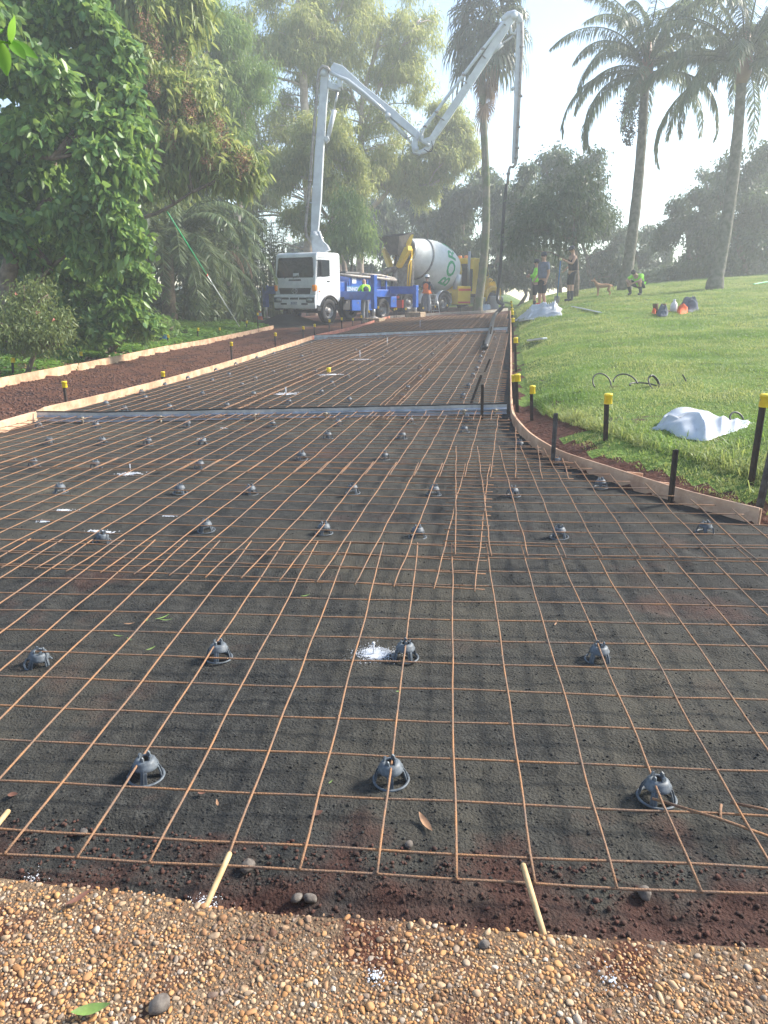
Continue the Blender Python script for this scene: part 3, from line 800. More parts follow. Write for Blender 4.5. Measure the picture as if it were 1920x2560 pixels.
# ------------------------------------------------------------------ STEEL FORMERS ACROSS THE DRIVEWAY
m_galv = mat('galvanised', (.50, .53, .57), rough=.38, metal=.75, col2=(.36, .39, .43), vscale=7, bump=.1)
m_foam = mat('black_foam', (.012, .012, .013), rough=.8)
m_dirty = mat('dusty_plastic', (.36, .31, .23), rough=.8, col2=(.2, .17, .13), vscale=40)
def former(pl, pr, label, h=.115):
    e = empty('steel_former', (0, 0, 0), 0, label, 'steel former')
    n = 40; prof = [(0, 0), (-.045, .0), (-.045, .006), (-.004, .010), (-.004, .038), (-.022, .052), (-.022, .062), (-.004, .076), (-.004, h), (.0, h)]
    d = (pr-pl); d.z = 0; d.normalize(); nn = Vector((-d.y, d.x, 0))
    vs = []; vt = []
    for i in range(n+1):
        p = pl.lerp(pr, i/n); z = zd(p.x, p.y)+.006+.003*math.sin(i*.9)*(.4+nz(i, 1, .4))
        for a, b in prof:
            q = p+nn*a; vs.append((q.x, q.y, z+b))
        for a, b in ((-.008, h+.001), (.006, h+.001), (.006, h+.016), (-.008, h+.016)):
            q = p+nn*a; vt.append((q.x, q.y, z+b))
    m = len(prof)
    MB().add(vs, [(i*m+j, i*m+(j+1) % m, (i+1)*m+(j+1) % m, (i+1)*m+j) for i in range(n) for j in range(m)]+[tuple(range(m)), tuple(range(n*m, n*m+m))[::-1]]).build('key_profile', m_galv, e)
    MB().add(vt, [(i*4+j, i*4+(j+1) % 4, (i+1)*4+(j+1) % 4, (i+1)*4+j) for i in range(n) for j in range(4)]+[(0, 1, 2, 3), (n*4+3, n*4+2, n*4+1, n*4)]).build('foam_strip', m_foam, e)
    return e, nn
SL, SR = solve(95, 1055, zd), solve(1266, 1035, zd)
f1, nn = former(SL, SR, 'near galvanised steel joint former with a black foam top edge')
for px in (215, 410, 645, 820, 1160, 1236):
    t = (px-95)/(1266-95); p = SL.lerp(SR, t)-nn*.075; z = zd(p.x, p.y)
    k = MB()
    k.box((0, 0, .03), (.022, .05, .06), rx=.3, bev=.004); k.box((-.025, 0, .052), (.04, .018, .016), ry=.4, bev=.003); k.box((.028, .004, .06), (.046, .02, .014), ry=-.5, bev=.003)
    k.lathe([(.02, .058), (.026, .062), (.022, .078), (.008, .082)], n=10)
    o = k.build('former_clip', m_dirty, None, loc=(p.x, p.y, z), rz=rnd.uniform(-.3, .3))
    tag(o, 'dusty plastic clip gripping the near steel former, %s' % {215: 'leftmost', 410: 'second from the left end', 645: 'left of centre', 820: 'near the centre', 1160: 'just right of the upright black stake'.replace('right', 'left'), 1236: 'beside the right board'}[px], 'clip', 'plastic clips along the near steel former')
former(solve(786, 850, zd), solve(1268, 829, zd), 'far galvanised steel joint former crossing the driveway', .13)
# marker nails and capped peg
for (px, py, h, lb) in ((934, 1636, .055, 'white marker nail in the spray paint by a bar chair'), (327, 1186, .09, 'white marker nail in the paint patch on the left'), (715, 990, .13, 'white marker nail just beyond the near steel former'),
        (900, 899, .2, 'white marker nail halfway between the two formers'), (968, 865, .22, 'white marker nail shortly before the far steel former'), (1050, 823, .3, 'white marker nail past the far steel former')):
    p = solve(px, py, zd); r = .0035 if py > 1100 else .007
    n_ = MB(); n_.cyl((0, 0, -.03), (0, 0, h), r, n=8); n_.lathe([(0, h+.003), (r*1.9, h+.002), (r*1.9, h-.002), (r, h-.004)], n=10)
    tag(n_.build('marker_nail', m_white, None, loc=(p.x, p.y, zd(p.x, p.y))), lb, 'nail', 'white marker nails')
p = solve(822, 937, zd)
e = empty('capped_peg', (p.x, p.y, zd(p.x, p.y)), 0, 'low peg with a yellow cap standing among the mesh wires', 'peg')
MB().cyl((0, 0, -.1), (0, 0, .09), .012, n=8).build('peg', m_iron, e)
MB().lathe([(.036, .05), (.04, .06), (.038, .105), (.042, .108), (.04, .13), (0, .135)], n=12).build('safety_cap', m_cap, e)

# ------------------------------------------------------------------ DOWELS, STONES, LEAVES ON THE GROUND
m_dowel = mat('dowel_wood', (.50, .35, .18), rough=.7, col2=(.34, .22, .10), vscale=12)
for (a, b, lb) in (((512, 2256), (575, 2132), 'left wooden dowel sticking out of the slab edge'), ((1357, 2318), (1307, 2160), 'right wooden dowel sticking out of the slab edge'), ((-40, 2092), (22, 2026), 'wooden dowel at the far left edge of the picture')):
    p = solve(*a, lambda x, y: .075); q = solve(*b, lambda x, y: zd(x, y)+.085)
    p.y = slab_edge(p.x)-.03
    tag(MB().tube([p, p.lerp(q, .5), q-(q-p).normalized()*.004, q], [.0076, .0076, .0076, .0055], 10).build('dowel', m_dowel), lb, 'dowel')
m_stone = mat('grey_stone', (.17, .15, .13), rough=.9, col2=(.09, .075, .065), vscale=25, bump=.4)
for (px, py, s, lb) in ((620, 2172, .02, 'round grey stone below the mesh edge, right of the left dowel'), (742, 2250, .014, 'left of two grey stones at the slab edge'), (776, 2252, .015, 'right of two grey stones at the slab edge'), (400, 2520, .02, 'grey angular stone lying on the pebbles at lower left'), (208, 2085, .012, 'small stone by a mesh wire at lower left'), (1022, 2115, .012, 'small dark stone below the brown leaf'), (1210, 2365, .011, 'dark pebble on the slab right of centre'), (1610, 2240, .018, 'dark clod below the mesh at lower right')):
    fz = (lambda x, y: .10) if py > 2300 else zd
    p = solve(px, py, fz); m_ = MB(); m_.sphere((0, 0, 0), (s*1.15, s*.9, s*.8), 12, 8)
    m_.v = [tuple(Vector(v)*(1+.25*noise.noise(Vector(v)*60+Vector((px, 0, 0))))) for v in m_.v]
    tag(m_.build('stone', m_stone, None, loc=(p.x, p.y, fz(p.x, p.y)+s*.55), rz=px), lb, 'stone')
def leafmesh(L, w, curl=.25, n=6):
    vs = []; fs = []
    for i in range(n+1):
        t = i/n; ww = w*math.sin(math.pi*min(1, t*1.0))**.8*(1-.3*t) if 0 < t < 1 else .0008
        z = curl*L*(t-.5)**2*2
        vs += [(t*L, -ww, z+ww*.5), (t*L, 0, z), (t*L, ww, z+ww*.4)]
    for i in range(n):
        a = i*3; fs += [(a, a+3, a+4, a+1), (a+1, a+4, a+5, a+2)]
    m = MB(); m.add(vs, fs, True); return m
m_dry = mat('dry_leaf', (.36, .20, .11), rough=.7, var=.3, vscale=30)
m_dryd = mat('dark_dry_leaf', (.16, .07, .045), rough=.7, var=.3, vscale=30)
m_gleaf = mat('fallen_green_leaf', (.16, .25, .06), rough=.5, var=.3, vscale=30)
for (px, py, L, w, m_, rz, lb) in ((1048, 2042, .085, .012, m_dry, -1.15, 'long curled brown leaf on the black sand'), (495, 1990, .028, .011, m_dryd, .3, 'small red brown leaf under the mesh at lower left'), (780, 2045, .035, .012, m_dryd, .5, 'brown leaf beside a long wire at the lower middle'),
        (545, 2022, .03, .005, m_dry, 1.9, 'thin tan leaf scrap near the lower left chair'), (20, 1995, .03, .012, m_dryd, .2, 'dark red leaf at the left edge'), (365, 1632, .05, .006, m_gleaf, .9, 'single green leaf right of the green leaf pair'), (285, 1593, .05, .005, m_gleaf, -.2, 'upper leaf of the green leaf pair at left'), (318, 1600, .04, .004, m_gleaf, -.6, 'lower leaf of the green leaf pair at left'),
        (365, 1558, .03, .005, m_gleaf, 1.5, 'short green leaf beside the crossed leaves'), (388, 1556, .09, .006, m_gleaf, .9, 'long green leaf of the crossed leaves'), (400, 1555, .06, .005, m_gleaf, .1, 'flat green leaf of the crossed leaves'), (310, 1565, .05, .006, m_dry, .2, 'tan leaf behind the green leaf pair'),
        (752, 1496, .05, .006, m_gleaf, .5, 'small green leaf near the lap of the sheets'), (822, 1965, .02, .003, m_gleaf, 1.0, 'tiny green blade right of the lower middle'), (990, 1734, .02, .005, m_gleaf, .1, 'tiny yellow leaf below the white spray'), (180, 2545, .075, .014, m_gleaf, .25, 'green leaf at the bottom edge on the pebbles'),
        (165, 2275, .07, .009, m_dryd, .85, 'curled brown bark strip on the dirty slab'), (1385, 1570, .06, .004, m_dry, 1.1, 'tuft of dry grass on the sand')):
    fz = (lambda x, y: .108) if py > 2240 else zd
    p = solve(px, py, fz)
    o = leafmesh(L, w).build('fallen_leaf', m_, None, loc=(p.x, p.y, fz(p.x, p.y)+.008), rz=rz); o.rotation_euler.x = .1
    tag(o, lb, 'leaf', 'fallen leaves')

# ------------------------------------------------------------------ THINGS ON THE LAWN
m_plastic = mat('white_plastic_sheet', (.56, .59, .63), rough=.4, var=.12, vscale=9, trans=.06)
m_orange = mat('orange_cloth', (.85, .12, .02), rough=.8, var=.2)
m_redcloth = mat('red_cloth', (.6, .05, .03), rough=.8, var=.2)
m_denim = mat('blue_grey_cloth', (.10, .115, .15), rough=.9, var=.4)
m_brown = mat('brown_leather', (.11, .06, .03), rough=.85, var=.4)
m_blackr = mat('black_rubber', (.018, .018, .02), rough=.45, var=.2)
def crumple(name, outline, h, m, parent=None, seed=0, fz=gz, res=44, peak=None, tuck=.06, world_=True, fold=1.0):
    """soft sheet heaped inside an outline (world xy): real folds, closed to the ground at its rim"""
    ox = [p[0] for p in outline]; oy = [p[1] for p in outline]; cx, cy = sum(ox)/len(ox), sum(oy)/len(oy)
    V = []; Fs = []; nr, na = res, res*3
    def rad(a):
        best = 1e9; d = Vector((math.cos(a), math.sin(a)))
        n = len(outline); r = 0
        for i in range(n):
            x1, y1 = ox[i]-cx, oy[i]-cy; x2, y2 = ox[(i+1) % n]-cx, oy[(i+1) % n]-cy
            den = d.x*(y2-y1)-d.y*(x2-x1)
            if abs(den) < 1e-9: continue
            t = (x1*(y2-y1)-y1*(x2-x1))/den; s = (x1*d.y-y1*d.x)/den
            if t > 0 and -1e-6 <= s <= 1+1e-6: r = max(r, t)
        return r
    pk = peak or (cx, cy)
    sc = math.sqrt(max(1e-4, (max(ox)-min(ox))*(max(oy)-min(oy))))
    for i in range(nr+1):
        for j in range(na):
            a = 2*math.pi*j/na; q = i/nr; r = rad(a)*q*(1+.06*noise.noise(Vector((math.cos(a)*3, math.sin(a)*3, seed))))
            x, y = cx+r*math.cos(a), cy+r*math.sin(a)
            dx, dy = (x-pk[0])/sc, (y-pk[1])/sc
            wx = noise.noise(Vector((dx*1.6+3, dy*1.6, seed+9))); wy = noise.noise(Vector((dx*1.6, dy*1.6+7, seed+2)))
            ph_ = (dx*.9+dy*2.1)*4.2*fold+wx*4+seed; ridged = (1-abs(math.sin(ph_)))**1.5*(.5+wy)
            ph2 = (dx*2.2-dy*1.3)*7*fold+wy*7; ridged2 = (1-abs(math.sin(ph2)))**1.3*(.5+wx)
            hh = h*(.25+.5*math.exp(-(dx*dx+dy*dy)*5)+1.1*ridged+.7*ridged2+.5*noise.noise(Vector((dx*3, dy*3, seed+4))))*(1-q**4)
            z = fz(x, y)+max(.008, hh)
            if i == nr: z = fz(x, y)-tuck*.3+.012
            V.append((x, y, z))
    for i in range(nr):
        for j in range(na):
            b = i*na+j; c = i*na+(j+1) % na
            Fs.append((b, b+na, c+na, c))
    o = np_mesh(name, V, Fs, m, parent, smooth=True)
    return o
def outl(pts): return [tuple(onlawn(*p)[:2]) for p in pts]
b1 = crumple('plastic_bag', outl([(1617, 1085), (1655, 1055), (1690, 1035), (1760, 1035), (1830, 1052), (1895, 1062), (1860, 1080), (1800, 1092), (1760, 1102), (1700, 1092), (1660, 1078)]), .125, m_plastic, seed=2.3, fold=1.3, peak=tuple(onlawn(1690, 1062)[:2]))
tag(b1, 'big crumpled white plastic bag on the grass near the curved board', 'plastic bag')
b2 = crumple('plastic_bag', outl([(1285, 803), (1320, 785), (1352, 775), (1405, 770), (1407, 790), (1360, 794), (1330, 800)]), .24, m_plastic, seed=7.1, fold=1.3, peak=tuple(onlawn(1382, 784)[:2]))
tag(b2, 'white plastic sheet heaped on the lawn at the top of the driveway', 'plastic sheet')
tag(crumple('red_rag', outl([(1328, 782), (1345, 776), (1360, 777), (1350, 783), (1335, 786)]), .12, m_redcloth, seed=4, fz=lambda x, y: gz(x, y)+.12), 'red rag lying on the far white plastic sheet', 'rag')
m_foamst = mat('pale_offcut', (.62, .64, .64), rough=.6, var=.1)
def plank(a, b, w, t, m, label, name, cat, fz=gz):
    p, q = solve(*a, fz), solve(*b, fz); c = (p+q)/2; d = q-p
    o = MB().box((0, 0, 0), (d.length, w, t), bev=t*.25).build(name, m, None, loc=(c.x, c.y, fz(c.x, c.y)+t*.6+.03), rz=math.atan2(d.y, d.x)); o.rotation_euler.y = -math.asin(max(-1, min(1, (fz(q.x, q.y)-fz(p.x, p.y))/d.length)))
    return tag(o, label, cat)
plank((1322, 858), (1362, 853), .12, .04, m_foamst, 'pale foam strip lying on the grass beside a capped stake', 'foam_strip', 'foam offcut')
plank((1302, 807), (1330, 803), .15, .04, m_foamst, 'pale scrap on the grass in front of the far plastic sheet', 'foam_scrap', 'foam offcut')
plank((1430, 770), (1500, 786), .10, .02, m_galv, 'long clear strip lying on the upper lawn before the people', 'plastic_strip', 'strip')
m_green = mat('green_paint', (.10, .50, .22), rough=.5, var=.1)
plank((1884, 714), (1935, 705), .06, .04, m_green, 'pale green board on the grass at the right edge', 'green_board', 'board')
# black hose coils on the grass
def hose_loop(px, py, r, a0, a1, label, tilt=1.05, rz=0, th=.009, lift=.0):
    p = onlawn(px, py); r *= .85; M = Matrix.Translation(p+Vector((0, 0, lift))) @ Matrix.Rotation(rz, 4, 'Z') @ Matrix.Rotation(tilt, 4, 'X')
    pts = [M @ Vector((r*math.cos(a0+(a1-a0)*k/28)*(1-.004*k), r*math.sin(a0+(a1-a0)*k/28)+r*.35, .01*k/10)) for k in range(29)]
    tag(MB().tube(pts, th, 8).build('hose_coil', m_blackr), label, 'hose', 'black hose pieces on the grass')
hose_loop(1504, 968, .16, -.3, 3.6, 'left arched piece of black hose on the grass', rz=.2)
hose_loop(1562, 975, .19, .2, 2.9, 'low arched piece of black hose, second from the left', tilt=.9, rz=-.1)
hose_loop(1636, 968, .13, -1.6, 8.5, 'coiled black hose ring in the middle of the grass', rz=.7)
hose_loop(1618, 975, .24, .1, 3.0, 'flat piece of black hose under the coiled ring', tilt=.15)
hose_loop(1710, 965, .12, -1.0, 1.2, 'short upright end of black hose right of the ring', rz=.9)
hose_loop(1840, 1058, .09, -.2, 3.3, 'little hook of black hose behind the big white bag', rz=.1)
# heap of clothes, boots
p = onlawn(1648, 783)
bt = empty('boots', (p.x, p.y, p.z), .3, 'pair of brown work boots on the lawn beside the clothes', 'boots', scale=.72)
for k, dx in enumerate((-.17, .17)):
    m_ = MB(); m_.tube([(dx, 0, .05), (dx, .02, .2), (dx, .03, .33)], [.10, .095, .105], 10); m_.box((dx+.02, -.1, .055), (.17, .3, .11), rz=.2*k, bev=.03); m_.build('boot', m_brown, bt)
tag(crumple('grey_bag', outl([(1640, 788), (1655, 780), (1672, 784), (1668, 790), (1650, 791)]), .16, m_denim, seed=5), 'dark grey bag lying before the brown boots', 'bag')
tag(crumple('orange_vest', outl([(1690, 784), (1705, 773), (1722, 776), (1718, 784), (1700, 788)]), .13, m_orange, seed=6), 'orange safety vest in the heap of clothes', 'vest')
tag(crumple('clothes_pile', outl([(1695, 774), (1715, 762), (1745, 768), (1746, 778), (1720, 782)]), .22, m_denim, seed=8), 'blue grey clothes heaped behind the orange vest', 'clothes')
tag(crumple('orange_cloth', outl([(1628, 786), (1634, 780), (1641, 783), (1638, 788)]), .12, m_orange, seed=9), 'small orange cloth left of the brown boots', 'cloth')
def jug(px, py, s, label, fz=gz):
    p = solve(px, py, fz)
    e = empty('plastic_bottle', (p.x, p.y, fz(p.x, p.y)), 0, label, 'bottle')
    MB().lathe([(0, 0), (.08*s, 0), (.088*s, .02*s), (.088*s, .17*s), (.07*s, .22*s), (.03*s, .27*s), (.03*s, .30*s)], n=14).build('bottle_body', m_foamst, e)
    MB().lathe([(.034*s, .29*s), (.034*s, .32*s), (0, .32*s)], n=10).build('cap', m_white, e)
jug(1292, 768, 1.1, 'white plastic bottle standing where the lawn meets the driveway end')
o = jug(1683, 780, 1.0, 'white bottle lying between the boots and the clothes')
# bucket, sheet at the far end
def bucket(px, py, m, label, s=1.0, fz=zd, rz=0):
    p = solve(px, py, fz); e = empty('bucket', (p.x, p.y, fz(p.x, p.y)), rz, label, 'bucket')
    MB().lathe([(0, .005), (.11*s, 0), (.115*s, .01), (.14*s, .33*s), (.15*s, .335*s), (.15*s, .36*s), (.135*s, .36*s), (.13*s, .30*s), (.105*s, .03), (0, .03)], n=20).build('bucket_body', m, e)
    pts = [(.15*s*math.cos(a), 0, .33*s+.13*s*math.sin(a)) for a in np.linspace(0, math.pi, 12)]
    MB().tube(pts, .004, 6).build('handle', m_iron, e)
bucket(1236, 772, m_white, 'white bucket standing at the far end of the driveway', 1.9)
m_blue = mat('blue_paint', (.02, .10, .42), rough=.4, col2=(.018, .07, .28), vscale=3, coat=.2)
m_bluep = mat('blue_plastic', (.03, .16, .36), rough=.5, var=.2)
bucket(409, 852, m_bluep, 'blue bucket on the grass behind the outer board', .82, gz)
tag(crumple('tarpaulin', [tuple(solve(*q, gz)[:2]) for q in [(1188, 776), (1205, 764), (1225, 760), (1228, 772), (1210, 777)]], .3, mat('pale_tarp', (.55, .66, .74), rough=.5, var=.1), seed=12), 'pale blue tarpaulin heaped at the foot of the tall palm', 'tarpaulin')

# ------------------------------------------------------------------ VEHICLES
m_wpaint = mat('white_truck_paint', (.80, .82, .83), rough=.3, col2=(.62, .65, .67), vscale=1.5, coat=.4)
m_glass = mat('dark_glass', (.018, .024, .028), rough=.06, spec=.8)
m_tyre = mat('tyre_rubber', (.022, .022, .023), rough=.85, var=.3, vscale=6)
m_rim = mat('steel_rim', (.34, .34, .34), rough=.5, metal=.5, col2=(.2, .18, .16), vscale=8)
m_dark = mat('chassis_dark', (.02, .02, .022), rough=.6, var=.3)
m_boom = mat('grey_white_boom', (.56, .60, .64), rough=.4, col2=(.46, .49, .53), vscale=2.5, coat=.2)
m_pipe = mat('worn_pipe', (.34, .32, .30), rough=.6, metal=.3, col2=(.2, .17, .15), vscale=6)
m_amber = mat('amber_lens', (.95, .28, .01), rough=.2, spec=.8)
m_clear = mat('clear_lens', (.55, .6, .62), rough=.1, metal=.4)
m_yellow = mat('yellow_truck_paint', (.82, .55, .01), rough=.35, col2=(.72, .45, .01), vscale=2, coat=.4)
m_drum = mat('drum_white', (.80, .81, .78), rough=.5, col2=(.68, .69, .65), vscale=2.2)
m_greent = mat('green_lettering', (.01, .36, .12), rough=.4)
m_redp = mat('red_stripe', (.65, .06, .03), rough=.4)
m_silver = mat('galvanised_mudguard', (.45, .46, .47), rough=.35, metal=.8)
m_timber = mat('timber_block', (.36, .27, .18), rough=.85, col2=(.22, .16, .10), vscale=8)
def bevel(o, w=.03, seg=2):
    b = o.modifiers.new('bevel', 'BEVEL'); b.width = w; b.segments = seg; b.limit_method = 'ANGLE'; b.angle_limit = R(35)
    return o
def wheel(par, x, y, z, r=.5, w=.28, side=-1, dual=False):
    M = Matrix.Translation((x, y, z)) @ Matrix.Rotation(math.pi/2*side, 4, 'Y')
    e = MB().lathe([(r*.56, -w/2), (r*.9, -w/2), (r*.985, -w*.40), (r, -w*.3), (r, -.01), (r*.985, -.01), (r*.985, .01), (r, .01), (r, w*.3), (r*.985, w*.40), (r*.9, w/2), (r*.6, w*.46), (r*.56, w*.3), (r*.56, -w/2)], M, n=32).build('wheel', m_tyre, par)
    rim = MB().lathe([(r*.57, w*.38), (r*.54, w*.36), (r*.5, .02), (r*.42, -.0), (r*.26, .06), (r*.24, .12), (r*.1, .14), (0, .14)], M, n=28).build('rim', m_rim, e)
    for k in range(8):
        a = k*math.pi/4
        MB().cyl(M @ Vector((r*.34*math.cos(a), r*.34*math.sin(a), .02)), M @ Vector((r*.34*math.cos(a), r*.34*math.sin(a), .05)), r*.045, n=6).build('hub_hole', m_dark, e) if r > .3 and k % 2 == 0 else None
    return e
def yz_prism(out, x0, x1):
    """outline in (y,z) extruded from x0 to x1"""
    M = Matrix(((0, 0, 1, x0), (1, 0, 0, 0), (0, 1, 0, 0), (0, 0, 0, 1)))
    return MB().prism(out, x1-x0, M)
def text_mesh(name, s, size, m, parent, M, ext=.004, bold=False, warp=None):
    cu = bpy.data.curves.new(name, 'FONT'); cu.body = s; cu.size = size; cu.extrude = ext
    cu.align_x = 'CENTER'; cu.align_y = 'CENTER'; cu.offset = size*.018 if bold else 0; cu.resolution_u = 3
    o = bpy.data.objects.new(name, cu); COL.objects.link(o)
    dg = bpy.context.evaluated_depsgraph_get(); me = bpy.data.meshes.new_from_object(o.evaluated_get(dg))
    bpy.data.objects.remove(o)
    import bmesh
    if warp:
        bm = bmesh.new(); bm.from_mesh(me); bmesh.ops.triangulate(bm, faces=bm.faces)
        bmesh.ops.subdivide_edges(bm, edges=[e for e in bm.edges if e.calc_length() > size*.12], cuts=4, use_grid_fill=True)
        bm.to_mesh(me); bm.free()
        for v in me.vertices: v.co = warp(v.co)
    else:
        for v in me.vertices: v.co = M @ v.co
    me.materials.clear(); me.materials.append(m); me.update()
    o = bpy.data.objects.new(name, me); COL.objects.link(o)
    if parent: o.parent = parent
    return o

# ---- concrete pump truck, front towards the camera's left
PRZ = math.pi-math.asin(.565)
pz = zd(-1.5, 32)+.0
pump = empty('pump_truck', (-3.2, 31.7, pz), PRZ, 'white cab concrete pump truck with blue body and raised grey boom', 'pump truck', scale=.95)
arch = [(.62*math.cos(a), .52+.62*math.sin(a)) for a in np.linspace(R(150), R(20), 12)]
cab_out = [(1.20, .80), (1.23, 1.22), (1.22, 1.62), (1.18, 1.86), (1.02, 2.78), (.94, 2.90), (.72, 2.97), (-.72, 2.97), (-.80, 2.88), (-.82, 1.0), (-.60, .85)]+arch+[(.66, .72)]
cab = bevel(yz_prism(cab_out, -1.16, 1.16).build('cab', m_wpaint, pump), .05, 3)
def facep(m, y_of_z, pts, name, par, dy=.012, th=.03):
    """panel on the front face: pts (x,z)"""
    n = len(pts); vs = [(x, y_of_z(z)+dy, z) for x, z in pts]+[(x, y_of_z(z)-th, z) for x, z in pts]
    return MB().add(vs, [tuple(range(n))[::-1], tuple(range(n, 2*n))]+[(i, (i+1) % n, n+(i+1) % n, n+i) for i in range(n)]).build(name, m, par)
yf = lambda z: float(np.interp(z, [.8, 1.22, 1.62, 1.86, 2.78, 2.9], [1.20, 1.23, 1.22, 1.18, 1.02, .94]))
ws = facep(m_glass, yf, [(-1.02, 1.93), (-1.06, 2.05), (-.99, 2.70), (-.94, 2.76), (.94, 2.76), (.99, 2.70), (1.06, 2.05), (1.02, 1.93)], 'windscreen', cab)
facep(m_white, yf, [(-.25, 1.99), (.1, 1.99), (.1, 2.12), (-.22, 2.12)], 'paper_sheet', ws, .016, .0)
for s in (-1, 1):
    MB().tube([(s*.25+.35, yf(1.92)+.03, 1.9), (s*.25+.05, yf(2.05)+.035, 2.04)], .012, 6).build('wiper', m_dark, cab)
facep(m_dark, yf, [(-.36, 1.80), (-.34, 1.86), (.34, 1.86), (.36, 1.80)], 'vent_panel', cab, .01)
gr = facep(m_dark, yf, [(-.86, 1.25), (-.92, 1.50), (.92, 1.50), (.86, 1.25)], 'grille', cab, .014)
for z in (1.32, 1.38, 1.44): MB().box((0, yf(z)+.02, z), (1.62, .012, .014)).build('grille_bar', m_chair, gr)
em = MB(); tor = [(.15*math.cos(a), .15*.78*math.sin(a)) for a in np.linspace(0, 2*math.pi, 33)]
em.tube([(x, yf(1.37)+.035, 1.375+z) for x, z in tor], .014, 6)
em.tube([(-.07, yf(1.37)+.035, 1.46), (-.035, yf(1.37)+.035, 1.375), (-.07, yf(1.37)+.035, 1.29)], .012, 6)
em.tube([(.07, yf(1.37)+.035, 1.46), (.035, yf(1.37)+.035, 1.375), (.07, yf(1.37)+.035, 1.29)], .012, 6)
em.tube([(-.04, yf(1.37)+.035, 1.375), (.04, yf(1.37)+.035, 1.375)], .012, 6)
em.build('emblem', m_silver, gr)
bp_out = [(1.16, .62), (1.34, .64), (1.38, .80), (1.36, 1.16), (1.28, 1.20), (1.16, 1.20)]
bump = bevel(yz_prism(bp_out, -1.19, 1.19).build('bumper', m_wpaint, pump), .03, 2)
for z0, z1, x0, x1 in ((1.02, 1.10, -.78, -.30), (1.02, 1.10, .30, .78), (1.02, 1.10, -.24, .24), (.80, .87, -.78, -.42), (.80, .87, .42, .78)):
    MB().box(((x0+x1)/2, 1.372, (z0+z1)/2), (x1-x0, .03, z1-z0), bev=.008).build('air_slot', m_dark, bump)
pl_ = MB().box((0, 1.395, .86), (.40, .012, .15), bev=.004).build('number_plate', m_white, bump)
text_mesh('plate_text', '28 39LT', .105, mat('plate_blue', (.03, .05, .2)), pl_, Matrix.Translation((0, 1.402, .86)) @ Matrix.Rotation(math.pi, 4, 'Z') @ Matrix.Rotation(math.pi/2, 4, 'X'), .001, True)
for s in (-1, 1):
    # mirrors and door
    mi_ = MB().box((s*1.36, .98, 2.28), (.16, .09, .62), bev=.03); mi_.build('mirror', m_dark, cab)
    MB().tube([(s*1.15, .95, 2.62), (s*1.36, .98, 2.6)], .016, 6).build('mirror_arm', m_dark, cab)
    MB().tube([(s*1.15, .98, 1.95), (s*1.36, .98, 1.98)], .016, 6).build('mirror_arm', m_dark, cab)
    x0 = s*1.162; M = Matrix(((0, 0, 1, x0 if s > 0 else x0-.012), (1, 0, 0, 0), (0, 1, 0, 0), (0, 0, 0, 1)))
    MB().prism([(.95, 1.98), (.86, 2.66), (-.05, 2.66), (-.05, 2.0), (.45, 1.96)], .012, M).build('door_window', m_glass, cab)
    sl = MB()
    for (a, b) in (((.98, 1.0), (1.0, 2.72)), ((-.12, .98), (-.12, 2.74)), ((-.12, 2.74), (.88, 2.74))):
        sl.tube([(x0, a[0], a[1]), (x0, b[0], b[1])], .007, 4)
    sl.build('door_seam', m_dark, cab)
    MB().box((x0+s*.012, .05, 1.78), (.02, .18, .045), bev=.006).build('door_handle', m_dark, cab)
    MB().box((x0+s*.01, .72, 1.36), (.014, .12, .06), bev=.004).build('side_indicator', m_amber, cab)
    ar = MB().tube([(s*1.19, .66*math.cos(a), .52+.66*math.sin(a)) for a in np.linspace(R(5), R(172), 16)], .035, 6).build('wheel_arch', m_dark, cab)
    MB().box((s*1.1, .95, .62), (.3, .5, .14), bev=.02).build('step', m_dark, cab)
wheel(pump, -1.02, 0, .52, .52, .30, -1); wheel(pump, 1.02, 0, .52, .52, .30, 1)
wheel(pump, -1.0, -4.15, .52, .52, .52, -1); wheel(pump, 1.0, -4.15, .52, .52, .52, 1)
ch = MB(); ch.box((0, -2.6, .80), (.9, 7.0, .26), bev=.02); ch.build('chassis', m_dark, pump)
MB().box((0, 0, .5), (1.8, .14, .14)).build('front_axle', m_dark, pump)
MB().cyl((-.8, -4.15, .52), (.8, -4.15, .52), .12, n=12).build('rear_axle', m_dark, pump)
bevel(MB().box((0, -1.35, 1.35), (1.9, .85, .9)).build('pedestal', m_blue, pump), .05)
MB().lathe([(.62, 1.8), (.62, 2.0), (.5, 2.1), (.48, 2.95), (.55, 3.02), (0, 3.02)], Matrix.Translation((0, -1.2, 0)), n=24).build('turret', m_boom, pump)
bd = bevel(MB().box((0, -3.35, 1.28), (2.3, 3.2, .34)).build('deck', m_blue, pump), .03)
for s in (-1, 1):
    for (y0, y1, z0, z1) in ((-1.5, -.95, .55, 1.12), (-2.55, -1.62, .5, 1.1), (-3.45, -2.62, .5, 1.1), (-5.35, -4.82, .6, 1.12)):
        tb = bevel(MB().box((s*.98, (y0+y1)/2, (z0+z1)/2), (.42, y1-y0, z1-z0)).build('tool_box', m_blue if y0 < -1.6 else m_dark, pump), .02)
        MB().box((s*1.195, (y0+y1)/2, (z0+z1)/2+.05), (.012, .05, .09)).build('latch', m_rim, tb)
    MB().box((s*1.02, -4.15, 1.13), (.5, 1.15, .03)).build('mudguard', m_blue, pump)
bevel(MB().box((0, -2.2, 1.75), (2.1, .9, .62)).build('water_tank', m_blue, pump), .06)
bevel(MB().box((-.2, -3.9, 1.72), (1.3, 1.2, .5)).build('engine_cover', m_blue, pump), .06)
MB().box((-1.06, -1.98, 1.86), (.012, .32, .3), bev=0).build('white_decal', m_white, pump)
bevel(MB().box((.1, -3.2, 2.15), (.4, 1.2, .26)).build('hydraulic_tank', m_dark, pump), .08)
